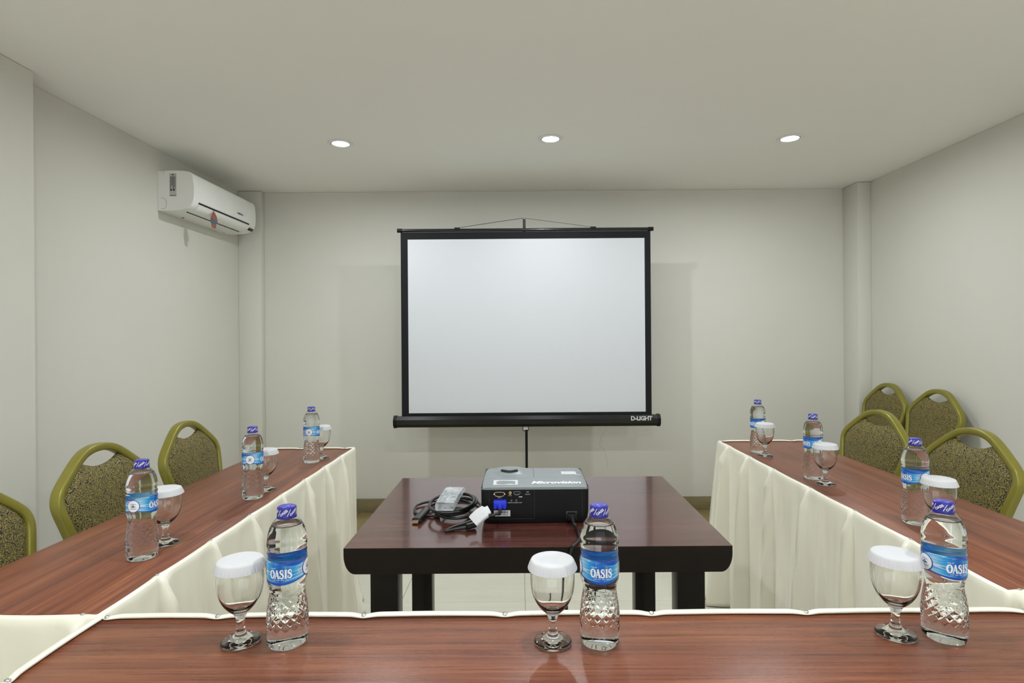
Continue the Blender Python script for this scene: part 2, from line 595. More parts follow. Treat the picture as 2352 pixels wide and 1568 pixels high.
# rear wall, unseen behind the camera, with a window added for soft fill
WX0, WX1, WZ0, WZ1 = -1.7, 2.1, 0.55, 2.22
struct(box('wall_rear', ((LX + RX) / 2, FY - TH / 2, WZ0 / 2), (RX - LX + 2 * TH, TH, WZ0), M['wall']))
rear = bpy.data.objects['wall_rear']
box('wall_piece', ((LX + RX) / 2, FY - TH / 2, (WZ1 + CEIL) / 2), (RX - LX + 2 * TH, TH, CEIL - WZ1), M['wall'], rear)
box('wall_piece', ((LX + WX0) / 2, FY - TH / 2, (WZ0 + WZ1) / 2), (WX0 - LX, TH, WZ1 - WZ0), M['wall'], rear)
box('wall_piece', ((RX + WX1) / 2, FY - TH / 2, (WZ0 + WZ1) / 2), (RX - WX1, TH, WZ1 - WZ0), M['wall'], rear)
bm = bmesh.new()
fw = 0.05
for c, s in (((WX0 + fw / 2, 0, (WZ0 + WZ1) / 2), (fw, 0.06, WZ1 - WZ0)), ((WX1 - fw / 2, 0, (WZ0 + WZ1) / 2), (fw, 0.06, WZ1 - WZ0)),
             (((WX0 + WX1) / 2, 0, WZ0 + fw / 2), (WX1 - WX0 - 2 * fw, 0.06, fw)), (((WX0 + WX1) / 2, 0, WZ1 - fw / 2), (WX1 - WX0 - 2 * fw, 0.06, fw)),
             (((WX0 + WX1) / 2, 0, (WZ0 + WZ1) / 2), (fw, 0.06, WZ1 - WZ0 - 2 * fw))):
    bm_box(bm, (c[0], FY - 0.06, c[2]), s)
fill_win = struct(obj_bm('fill_window_1', bm, M['white_plastic']))  # added opening frame; world light enters here as fill

# skirting
struct(box('baseboard_back', ((-1.885 + 2.375) / 2, BY - 0.007, 0.048), (2.375 + 1.885, 0.014, 0.096), M['skirting'], bevel=0.002))
struct(box('baseboard_left', (LX + 0.007, (2.29 + 4.11) / 2, 0.048), (0.014, 4.11 - 2.29, 0.096), M['skirting'], bevel=0.002))
struct(box('baseboard_right', (RX - 0.007, (FY + 3.98) / 2, 0.048), (0.014, 3.98 - FY, 0.096), M['skirting'], bevel=0.002))


# ------------------------------------------------------------------ downlights
def downlight(x, y, label):
    e = empty('ceiling_downlight', (x, y, CEIL), 0, label, 'downlight', 'recessed ceiling downlights')
    lathe('trim_ring', [(0.052, -0.0005), (0.068, -0.0005), (0.0685, -0.003), (0.062, -0.006), (0.056, -0.006), (0.052, -0.003)], M['white_plastic'], e, 40, closed=True)
    lathe('inner_ring', [(0.0475, -0.0005), (0.0515, -0.0005), (0.0515, -0.004), (0.0475, -0.0045)], M['print_grey'], e, 40, closed=True)
    lathe('lamp_face', [(0, -0.004), (0.03, -0.0038), (0.047, -0.002), (0.047, -0.0003), (0, -0.0003)], M['lamp'], e, 40)
    ld = bpy.data.lights.new('lamp_light', 'AREA')
    ld.energy = LAMP_W; ld.color = LAMP_COL
    ld.shape = 'DISK'; ld.size = 0.05
    ld.spread = math.radians(176)
    lo = bpy.data.objects.new('lamp_light', ld)
    lo.location = (0, 0, -0.009)
    link(lo, e)
    return e


LL = ['round recessed ceiling downlight nearest the air conditioner', 'round recessed ceiling downlight above the projection screen, middle of three',
      'round recessed ceiling downlight nearest the right wall']
for i, (x, y) in enumerate(LAMP_XY):
    downlight(x, y, LL[i] if i < 3 else 'recessed ceiling downlight %s, %s' % (('overhead above the tables', 'behind the camera')[i // 3 - 1], ('left of three', 'middle of three', 'right of three')[i % 3]))

# ------------------------------------------------------------------ tables with skirts
TZ = 0.75


def slab(name, x0, x1, y0, y1, z1, th, mat, parent, grain='Y', bevel=0.002):
    bm = bmesh.new()
    bm_box(bm, ((x0 + x1) / 2, (y0 + y1) / 2, z1 - th / 2), (x1 - x0, y1 - y0, th), bevel, 2)
    uvl = bm.loops.layers.uv.new('UVMap')
    for f in bm.faces:
        for l in f.loops:
            c = l.vert.co
            g, a = (c.y, c.x) if grain == 'Y' else (c.x, c.y)
            l[uvl].uv = (g, a + c.z)
    o = obj_bm(name, bm, mat, parent)
    return smooth_by_angle(o, 40)


def seminar_table(x0, x1, y0, y1, grain, label):
    cx, cy = (x0 + x1) / 2, (y0 + y1) / 2
    e = empty('seminar_table', (cx, cy, 0), 0, label, 'table', 'seminar tables in a U shape')
    slab('tabletop', x0 - cx, x1 - cx, y0 - cy, y1 - cy, TZ, 0.028, M['wood'] if grain == 'X' else M['wood_side'], e, grain)
    hx, hy = (x1 - x0) / 2 - 0.05, (y1 - y0) / 2 - 0.03
    inner = -1 if x0 > 0 else 1
    for sx in (-1, 1):
        for sy in (-1, 1):
            lx = sx * hx if grain == 'X' else inner * ((x1 - x0) / 2 - 0.075 + sx * 0.04)
            box('leg', (lx, sy * hy, (TZ - 0.028) / 2), (0.03, 0.03, TZ - 0.028), M['espresso'], e, 0.003)
    if grain == 'Y':
        for sy in (-1, 1): box('crossbar', (inner * ((x1 - x0) / 2 - 0.075), sy * hy, 0.69), (0.05, 0.02, 0.04), M['espresso'], e, 0.003)
    else:
        for sx in (-1, 1): box('crossbar', (sx * hx, 0, 0.69), (0.02, 2 * hy - 0.03, 0.04), M['espresso'], e, 0.003)
    return e


TL = (-1.205, -0.797, 1.06, 2.69)
TR = (0.972, 1.392, 1.135, 2.80)
TF = (-0.79, 1.01, 0.62, 1.062)
seminar_table(*TL, 'Y', 'long brown laminate seminar table on the left, below the air conditioner')
seminar_table(*TR, 'Y', 'long brown laminate seminar table on the right, beside the two wall chairs')
seminar_table(*TF, 'X', 'brown laminate seminar table across the foreground with three bottles')

tack_me = None


def tack_mesh():
    global tack_me
    if tack_me is None:
        v, f = lathe_data([(0, 0.0022), (0.0022, 0.0019), (0.0042, 0.0008), (0.0046, 0.0), (0, 0.0)], 14)
        tack_me = bpy.data.meshes.new('thumbtack')
        tack_me.from_pydata(v, [], f)
        for p in tack_me.polygons: p.use_smooth = True
        tack_me.materials.append(M['steel'])
    return tack_me


def skirt(path, tacks, seed, label, amp=1.0, flare=None, bottom=0.004, pw=0.016, pd=0.0045):
    """path: corner polyline (outward = right of travel); tacks: list of arc positions."""
    rnd = random.Random(seed)
    pts = [Vector((p[0], p[1], 0)) for p in path]
    # arc samples with rounded corners
    segs = []
    tot = 0
    for a, b in zip(pts[:-1], pts[1:]):
        L = (b - a).length; segs.append((tot, L, a, b)); tot += L
    def at(s):
        for (s0, L, a, b) in segs:
            if s <= s0 + L + 1e-9: break
        t = (b - a) / L
        return a + t * (s - s0), Vector((t.y, -t.x, 0))
    R = 0.02
    def normal(s):
        p, n = at(s)
        acc = Vector((0, 0, 0))
        for k in range(-4, 5):
            q = min(max(s + k * R / 4, 0), tot)
            acc += at(q)[1]
        return p, acc.normalized()
    step = 0.007
    NS = int(tot / step) + 1
    folds = []
    for tk in tacks:
        folds.append((tk, rnd.uniform(-0.05, 0.05), rnd.uniform(0.75, 1.25), rnd.choice((-1, 1)), rnd.uniform(0.8, 1.2)))
    ph = [rnd.uniform(0, 6.28) for _ in range(6)]
    HT = TZ - 0.001
    rows = [('hem', -0.006, 0.0015), ('hem', -0.005, 0.0042), ('hem', -0.0015, 0.0060), ('hem', 0.003, 0.0054), ('hem', 0.0055, 0.002)]
    NV = 44
    verts, uvs, faces = [], [], []
    for i in range(NS + 1):
        s = tot * i / NS
        p, n = normal(s)
        dmin = min(abs(s - tk) for tk in tacks)
        pin = math.exp(-(dmin / pw) ** 2)
        # distance fraction between neighbouring tacks
        lo = max([tk for tk in tacks if tk <= s], default=0); hi = min([tk for tk in tacks if tk > s], default=tot)
        fr = (s - lo) / max(1e-6, hi - lo)
        bul = math.sin(PI * fr) ** 2
        for (_, o, z) in rows:
            oo = o - pd * pin + 0.002 * bul
            zz = TZ + (z * (1 - 0.40 * pin) + 0.0006)
            q = p + n * oo
            verts.append((q.x, q.y, zz)); uvs.append((s, -z))
        for j in range(1, NV + 1):
            h = (j / NV) ** 1.15
            H = h * HT
            d = 0.0065 + 0.003 * bul * (1 - h) + 0.010 * h
            for (tk, drift, a, dirn, wd) in folds:
                x = s - tk - drift * H * 1.1
                sg = (0.0062 + 0.013 * h ** 0.7) * wd
                x2 = x / sg
                prof = 1.0 / (1 + x2 * x2) if x * dirn > 0 else math.exp(-(x2 * 1.35) ** 2)
                near = math.exp(-(h / 0.16) ** 2)
                A = amp * a * (0.024 * min(1, h * 13) + 0.036 * h ** 0.75)
                d += A * prof
                # hollow on one side
                x3 = (x + dirn * sg * 1.4) / (sg * 0.8)
                d -= A * 0.42 * math.exp(-x3 * x3)
            rip = math.sin(s * 2 * PI / 0.105 + ph[0] + 0.9 * math.sin(s * 5 + ph[1])) * 0.5 + math.sin(s * 2 * PI / 0.061 + ph[2] + 1.2 * math.sin(s * 7 + ph[3])) * 0.25
            d += amp * 0.022 * rip * h ** 0.7 * (0.5 + 0.5 * math.sin(s * 3.1 + ph[4]))
            d += 0.0035 * math.sin(H * 9 + s * 11 + ph[5]) * h
            if flare:
                fs, fw_, fa = flare
                d += fa * math.exp(-((s - fs) / fw_) ** 2) * max(0, (h - 0.72) / 0.28) ** 1.6
            d = max(d, 0.004)
            q = p + n * d
            z = TZ - H + bottom * h
            verts.append((q.x, q.y, max(0.004, z))); uvs.append((s, H))
    m = len(rows) + NV
    for i in range(NS):
        for j in range(m - 1):
            a = i * m + j
            faces.append((a, a + 1, a + m + 1, a + m))
    base = (pts[0] + pts[-1]) / 2
    e = empty('table_skirt', (base.x, base.y, 0), 0, label, 'table skirt', 'cream satin table skirts')
    verts = [(v[0] - base.x, v[1] - base.y, v[2]) for v in verts]
    o = obj_mesh('cloth', verts, faces, M['satin'], e, True, uvs)
    sol = o.modifiers.new('thickness', 'SOLIDIFY'); sol.thickness = 0.0012; sol.offset = 1.0
    for tk in tacks:
        p, n = normal(tk)
        t_ = bpy.data.objects.new('thumbtack', tack_mesh())
        q = p + n * (-0.0015 - pd)
        t_.location = (q.x - base.x, q.y - base.y, TZ + 0.0058)
        t_.rotation_euler = (0.25 * n.y, -0.25 * n.x, 0)
        link(t_, e)
    return e


def along(path, pts):
    """arc positions of world points projected on the polyline"""
    out = []
    for q in pts:
        best = None; s0 = 0
        for a, b in zip(path[:-1], path[1:]):
            a2, b2 = Vector((*a, 0)), Vector((*b, 0))
            L = (b2 - a2).length; t = (b2 - a2) / L
            x = min(max((Vector((q[0], q[1], 0)) - a2).dot(t), 0), L)
            d = (a2 + t * x - Vector((q[0], q[1], 0))).length
            if best is None or d < best[0]: best = (d, s0 + x)
            s0 += L
        out.append(best[1])
    return out


# left table: near end -> inner side -> far end; outward must be right of travel
pL = [(TL[0], TL[3]), (TL[1], TL[3]), (TL[1], TL[2]), (TL[0], TL[2])]
pL = pL[::-1]
tkL = [on_z(x, y, TZ) for x, y in ((350, 1326), (472, 1245), (565, 1186), (647, 1139), (697, 1104), (745, 1074), (783, 1050))]
sL = along(pL, [(p.x, p.y) for p in tkL]) + along(pL, [(-0.83, TL[2]), (-1.0, TL[2]), (-1.19, TL[2]), (-0.84, TL[3]), (-1.05, TL[3])])
skirt(pL, sorted(sL), 3, 'cream satin skirt pinned around the left seminar table', amp=1.0, flare=(0.41 + 1.55, 0.09, 0.05), pw=0.018, pd=0.0055)
pR = [(TR[1], TR[3]), (TR[0], TR[3]), (TR[0], TR[2]), (TR[1], TR[2])]
tkR = [on_z(x, y, TZ) for x, y in ((1668, 1026), (1711, 1050), (1767, 1079), (1846, 1123), (1946, 1176), (2075, 1243), (2190, 1302))]
sR = along(pR, [(p.x, p.y) for p in tkR]) + along(pR, [(TR[0] + 0.03, TR[2]), (1.2, TR[2]), (1.35, TR[2]), (TR[0] + 0.015, TR[3]), (1.17, TR[3]), (1.33, TR[3])])
skirt(pR, sorted(sR), 11, 'cream satin skirt pinned around the right seminar table', amp=1.15, flare=(0.43, 0.10, 0.085), pw=0.022, pd=0.006)
pF = [(TF[0], TF[2]), (TF[0], TF[3]), (TF[1], TF[3]), (TF[1], TF[2])][::-1]
tkF = [on_z(x, y, TZ) for x, y in ((510, 1412), (838, 1414), (1160, 1414), (1495, 1411), (1845, 1405), (2175, 1401), (2340, 1400))]
sF = along(pF, [(p.x, p.y) for p in tkF]) + along(pF, [(TF[0] + 0.012, TF[3]), (TF[0], 0.86), (TF[0], 0.66), (TF[1], 0.9), (TF[1], 0.7)])
skirt(pF, sorted(sF), 5, 'cream satin skirt along the far edge of the foreground table', amp=0.9)


# ------------------------------------------------------------------ dark projector table
PX0, PX1, PY0, PY1 = -0.446, 0.522, 1.408, 2.115
def projector_table():
    cx, cy = (PX0 + PX1) / 2, (PY0 + PY1) / 2
    e = empty('projector_table', (cx, cy, 0), 0, 'dark brown wooden table with thick edge carrying the projector', 'table')
    # top slab: section across X with lower corners rounded, swept along Y
    hw, dy = (PX1 - PX0) / 2, (PY1 - PY0) / 2
    th, r = 0.064, 0.046
    sec = [(-hw, 0.0), (hw, 0.0)]
    for k in range(9):
        a = k / 8 * PI / 2
        sec.append((hw - 0.028 + 0.028 * math.cos(a), -th + r - r * math.sin(a)))
    for k in range(9):
        a = PI / 2 - k / 8 * PI / 2
        sec.append((-hw + 0.028 - 0.028 * math.cos(a), -th + r - r * math.sin(a)))
    verts, faces, uvs = [], [], []
    m = len(sec)
    for y in (-dy, dy):
        for (x, z) in sec: verts.append((x, y, TZ + z - 0.0008))
    for k in range(m): faces.append((k, (k + 1) % m, m + (k + 1) % m, m + k))
    faces.append(tuple(range(m))[::-1]); faces.append(tuple(range(m, 2 * m)))
    bm = bmesh.new()
    vv = [bm.verts.new(v) for v in verts]
    for f in faces: bm.faces.new([vv[k] for k in f])
    o = obj_bm('edge_slab', bm, M['espresso'], e)
    smooth_by_angle(o, 30)
    slab('top_panel', -hw, hw, -dy, dy, TZ, 0.0008, M['darkwood'], e, 'X', 0.0)
    lw, ld = 0.072, 0.06
    for sx in (-1, 1):
        for sy in (-1, 1):
            x = sx * (hw - 0.052 - lw / 2)
            y = sy * (dy - 0.05 - ld / 2)
            box('leg', (x, y, (TZ - th) / 2 - 0.0005), (lw, ld, TZ - th - 0.001), M['espresso'], e, 0.004)
    for sy in (-1, 1):
        box('apron', (0, sy * (dy - 0.10), TZ - th - 0.0125), (2 * hw - 0.26, 0.02, 0.024), M['espresso'], e, 0.002)
    return e
projector_table()


# ------------------------------------------------------------------ projection screen
def projection_screen():
    D = 3.78
    P = lambda x, y, d=D: on_y(x, y, d)
    cx = 0.03
    e = empty('projection_screen', (cx, D, 0), 0, 'white pull-up projection screen with black border on a slim tripod pole', 'projection screen')
    L = lambda X, Z, Y=0.0: Vector((X - cx, Y, Z))
    x0, x1 = -0.80, 0.868
    z1, z0 = CAM_Z + 0.71, CAM_Z - 0.535
    wx0, wx1, wz0, wz1 = -0.753, 0.828, CAM_Z - 0.497, CAM_Z + 0.662
    # black border: frame of four strips, white sheet between
    def strip(a0, a1, b0, b1):
        return box('border', ((a0 + a1) / 2 - cx, 0, (b0 + b1) / 2), (a1 - a0, 0.0016, b1 - b0), M['black_fabric'], e)
    strip(x0, wx0, z0, z1); strip(wx1, x1, z0, z1); strip(wx0, wx1, wz1, z1); strip(wx0, wx1, z0, wz0)
    box('viewing_surface', ((wx0 + wx1) / 2 - cx, 0, (wz0 + wz1) / 2), (wx1 - wx0, 0.0014, wz1 - wz0), M['screen'], e)
    # top bar
    zt = CAM_Z + 0.722
    bar = tube('top_bar', [L(-0.80, zt), L(0.865, zt)], 0.011, M['black_gloss'], e, 16)
    for sx, xx in ((-1, -0.80), (1, 0.865)):
        tube('end_cap', [L(xx + sx * 0.022, zt), L(xx - sx * 0.012, zt)], 0.0135, M['black'], e, 16)
    # bottom case (octagonal)
    zc = CAM_Z - 0.553
    sec = [(0.040 * math.cos(a + PI / 8) * 0.95, 0.040 * math.sin(a + PI / 8)) for a in [k * PI / 4 for k in range(8)]]
    bm = bmesh.new()
    sweep_into(bm, [L(-0.838, zc), L(0.907, zc)], sec, up=(0, 0, 1))
    case = obj_bm('case', bm, M['black_gloss'], e)
    for xx in (-0.842, 0.911):
        bm = bmesh.new()
        sweep_into(bm, [L(xx - 0.010, zc), L(xx + 0.010, zc)], [(a * 1.09, b * 1.09) for a, b in sec], up=(0, 0, 1))
        obj_bm('case_end', bm, M['black'], e)
    # lettering on the case: outlined letters
    v, f = text_mesh('D-LIGHT', 0.038, bold=0.0012, space=0.95)
    o1 = obj_mesh('lettering', place_flat(v, L(0.792, zc + 0.0155, -0.0385), (1, 0, 0), (0, 0.12, 1)), f, M['print_white'], case)
    v, f = text_mesh('D-LIGHT', 0.038, bold=-0.0010, space=0.95)
    o2 = obj_mesh('letter_fill', place_flat(v, L(0.792, zc + 0.0155, -0.0391), (1, 0, 0), (0, 0.12, 1)), f, M['black'], case)
    # hanging cord, clips and hook
    hook = L(0.023, CAM_Z + 0.803, 0.012)
    cL, cR = P(1050, 524) - Vector((cx, D, 0)), P(1362, 522) - Vector((cx, D, 0))
    for c in (cL, cR):
        box('cord_clip', (c.x, -0.002, zt + 0.010), (0.036, 0.022, 0.014), M['black'], e, 0.002)
    tube('cord', catmull([Vector((cL.x, 0, zt + 0.015)), (Vector((cL.x, 0, zt + 0.015)) + hook) / 2 + Vector((0.02, 0, 0.004)), hook], 8), 0.0016, M['black'], e, 6)
    tube('cord', catmull([Vector((cR.x, 0, zt + 0.015)), (Vector((cR.x, 0, zt + 0.015)) + hook) / 2 + Vector((-0.04, 0, 0.006)), hook], 8), 0.0012, M['black'], e, 6)
    bm = bmesh.new()
    sweep_into(bm, [L(0.026, zt + 0.01, 0.014), L(0.026, zt + 0.03, 0.014), L(0.026, zt + 0.075, 0.014)], rrect(0.018, 0.014, 0.004), up=(0, 1, 0))
    obj_bm('hook_post', bm, M['black_gloss'], e)
    lathe('hook_pin', [(0, 0), (0.005, 0), (0.005, 0.016), (0, 0.018)], M['steel'], e, 12).location = L(0.026, zt + 0.068, 0.014)
    # pole behind the screen
    tube('upper_pole', [L(0.026, zc - 0.02, 0.052), L(0.026, zt + 0.01, 0.052), L(0.026, zt + 0.02, 0.014)], 0.007, M['black'], e, 10)
    tube('lower_pole', [L(0.031, 0.28, 0.04), L(0.031, zc - 0.028, 0.04)], 0.0085, M['black'], e, 12)
    bm = bmesh.new()
    bm_box(bm, L(0.026, zc - 0.050, 0.026), (0.036, 0.024, 0.024), 0.002)
    br = obj_bm('case_bracket', bm, M['white_plastic'], e)
    tube('handle_loop', [L(0.007, zc - 0.035, 0.012), L(0.007, zc - 0.064, 0.012), L(0.014, zc - 0.068, 0.012), L(0.038, zc - 0.068, 0.012), L(0.045, zc - 0.064, 0.012), L(0.045, zc - 0.035, 0.012)], 0.0025, M['black'], br, 6)
    lathe('tripod_hub', [(0, 0.2), (0.018, 0.2), (0.02, 0.22), (0.02, 0.27), (0.014, 0.30), (0, 0.30)], M['black'], e, 14).location = L(0.031, 0, 0.04)
    for k in range(3):
        a = PI / 2 + 0.5 + k * 2 * PI / 3
        lg = tube('tripod_leg', [L(0.031 + 0.015 * math.cos(a), 0.25, 0.04 + 0.015 * math.sin(a)), L(0.031 + 0.30 * math.cos(a), 0.012, 0.04 + 0.30 * math.sin(a))], 0.010, M['black'], e, 10)
projection_screen()


# ------------------------------------------------------------------ air conditioner
def air_conditioner():
    y0, y1, zb = 3.20, 3.945, CAM_Z + 0.735
    e = empty('air_conditioner', (LX, (y0 + y1) / 2, zb), 0, 'white split air conditioner mounted high on the left wall', 'air conditioner')
    hl = (y1 - y0) / 2
    pts = [(0.001, 0.224), (0.08, 0.226), (0.15, 0.224), (0.182, 0.218), (0.196, 0.207), (0.203, 0.185), (0.206, 0.14), (0.206, 0.09), (0.203, 0.060)]
    low = [(0.200, 0.046), (0.192, 0.030), (0.178, 0.017), (0.155, 0.008), (0.128, 0.003)]
    end = [(0.06, 0.0), (0.001, 0.0)]
    def extr(name, sec, ya, yb, mat, par, bev=0.0):
        bm = bmesh.new()
        r0 = [bm.verts.new((a, ya, b)) for a, b in sec]; r1 = [bm.verts.new((a, yb, b)) for a, b in sec]
        m = len(sec)
        for k in range(m): bm.faces.new((r0[k], r0[(k + 1) % m], r1[(k + 1) % m], r1[k]))
        f0 = bm.faces.new(r0[::-1]); f1 = bm.faces.new(r1)
        if bev:
            es = list({ed for f in (f0, f1) for ed in f.edges if max(v.co.x for v in ed.verts) > 0.01})
            bmesh.ops.bevel(bm, geom=es, offset=bev, segments=3, affect='EDGES', clamp_overlap=True)
        return smooth_by_angle(obj_bm(name, bm, mat, par), 28)
    body_sec = pts + [(0.196, 0.052), (0.186, 0.036), (0.172, 0.024), (0.150, 0.015), (0.128, 0.010), (0.122, 0.002)] + end
    full = pts + low + end
    body = extr('body', body_sec, -hl + 0.055, hl - 0.085, M['white_plastic'], e)
    # end blocks carry the full section
    extr('end_cover', full, -hl, -hl + 0.055, M['white_plastic'], e, 0.003)
    extr('end_cover', full, hl - 0.085, hl, M['white_plastic'], e, 0.003)
    # louver flap with dark gaps above and below
    lou = [(0.2000, 0.0510), (0.192, 0.030), (0.178, 0.017), (0.155, 0.008), (0.136, 0.0045), (0.138, 0.0095), (0.152, 0.013), (0.172, 0.021), (0.186, 0.033), (0.195, 0.052)]
    extr('louver', lou, -hl + 0.058, hl - 0.088, M['white_plastic'], e)
    # dark slots
    extr('air_gap', [(0.2035, 0.056), (0.2005, 0.0478), (0.1965, 0.0505), (0.1985, 0.056)], -hl + 0.057, hl - 0.087, M['black'], e)
    extr('air_gap', [(0.1335, 0.0025), (0.1285, 0.0015), (0.1285, 0.0075), (0.134, 0.0085)], -hl + 0.057, hl - 0.087, M['black'], e)
    extr('bottom_plate', [(0.1285, 0.009), (0.1285, 0.001), (0.05, -0.0005), (0.05, 0.004)], -hl + 0.056, hl - 0.086, M['white_plastic'], e)
    # seam line on the side, sticker, cover hole, display, lettering
    ye = -hl - 0.0004
    box('seam', (0.038, -hl, 0.215), (0.0012, 0.0012, 0.018), M['print_grey'], e)
    st = box('sticker', (0.088, ye, 0.145), (0.040, 0.0006, 0.130), M['paper_grey'], e)
    bm = bmesh.new()
    rnd = random.Random(2)
    for k in range(9):
        ln = rnd.uniform(0.05, 0.085)
        bm_box(bm, (0.074 + 0.0034 * k, ye - 0.0005, 0.193 - ln / 2), (0.0016, 0.0003, ln))
    bm_box(bm, (0.088, ye - 0.0005, 0.202), (0.014, 0.0003, 0.005))
    bm_box(bm, (0.088, ye - 0.0005, 0.085), (0.034, 0.0003, 0.003))
    for k in range(2): bm_box(bm, (0.078 + 0.016 * k, ye - 0.0005, 0.116), (0.009, 0.0003, 0.009))
    obj_bm('sticker_print', bm, M['print_dark'], st)
    arc = [Vector((0.020, ye, 0.070)), Vector((0.040, ye, 0.068)), Vector((0.049, ye, 0.055)), Vector((0.049, ye, 0.026)), Vector((0.040, ye, 0.012)), Vector((0.022, ye, 0.010))]
    tube('knockout_line', catmull(arc, 5), 0.0009, M['print_grey'], e, 6)
    text_obj('lettering', 'SAMSUNG', 0.017, M['print_dark'], e, (0.2068, 0.155, 0.094), (0, 1, 0), (0, 0, 1), bold=0.0004)
    box('display', (0.190, hl - 0.045, 0.025), (0.020, 0.052, 0.010), M['black_gloss'], e, rot=Matrix.Rotation(-0.9, 4, 'Y'))
    tube('drain_cable', catmull([Vector((0.02, hl - 0.20, 0.004)), Vector((0.03, hl - 0.16, -0.012)), Vector((0.03, hl - 0.10, -0.014)), Vector((0.02, hl - 0.06, 0.004))], 6), 0.002, M['white_plastic'], e, 6)
    lathe('mount_clip', [(0, -0.004), (0.012, 0.0), (0, 0.004)], M['black'], e, 3).location = (0.03, -hl + 0.19, 0.0)
    # hanging tag
    D = on_x(491, 490, LX + 0.207).y
    top = Vector((LX + 0.207, D, zb + 0.050))
    tg = empty('hanging_tag', top, 0, 'orange and blue cut-out tag hanging by a string from the air conditioner', 'tag')
    out = [(0.0, -0.012), (0.006, -0.018), (0.010, -0.026), (0.017, -0.040), (0.019, -0.050), (0.022, -0.064), (0.021, -0.074), (0.014, -0.084), (0.013, -0.096), (0.011, -0.112),
           (-0.011, -0.108), (-0.013, -0.094), (-0.016, -0.082), (-0.018, -0.070), (-0.019, -0.058), (-0.017, -0.046), (-0.013, -0.036), (-0.009, -0.024), (-0.005, -0.016)]
    bm = bmesh.new()
    r0 = [bm.verts.new((-0.002, a, b)) for a, b in out]; r1 = [bm.verts.new((0.002, a, b)) for a, b in out]
    m = len(out)
    for k in range(m): bm.faces.new((r0[k], r0[(k + 1) % m], r1[(k + 1) % m], r1[k]))
    bm.faces.new(r0[::-1]); bm.faces.new(r1)
    bmesh.ops.triangulate(bm, faces=[f for f in bm.faces if len(f.verts) > 4])
    body = obj_bm('tag_body', bm, M['tag'], tg)
    body.rotation_euler = (0, 0, -0.55)
    tube('string', [Vector((0.0005, 0, 0.004)), Vector((0.0005, 0, -0.014))], 0.0012, M['black'], tg, 6)
    lathe('bead', [(0, -0.003), (0.003, 0), (0, 0.003)], M['black'], tg, 8).location = (0.0005, 0.0, -0.009)
air_conditioner()


# ------------------------------------------------------------------ chairs
def back_outline():
    half = [(0.0, 0.908), (0.035, 0.905), (0.068, 0.895), (0.100, 0.876), (0.140, 0.845), (0.175, 0.815), (0.195, 0.792), (0.2035, 0.765), (0.200, 0.735), (0.185, 0.675), (0.170, 0.605), (0.160, 0.540), (0.155, 0.47)]
    pts = [Vector((x, z, 0)) for x, z in half]
    full = [Vector((-p.x, p.y, 0)) for p in pts[:0:-1]] + pts
    return catmull(full, 4)
OUT = back_outline()
def back_y(z): return 0.19 + max(0, z - 0.46) * 0.22


def half_w(z):
    best = 0
    for a, b in zip(OUT[:-1], OUT[1:]):
        if (a.y - z) * (b.y - z) <= 0 and abs(a.y - b.y) > 1e-9:
            t = (z - a.y) / (b.y - a.y)
            best = max(best, a.x + (b.x - a.x) * t)
    return best


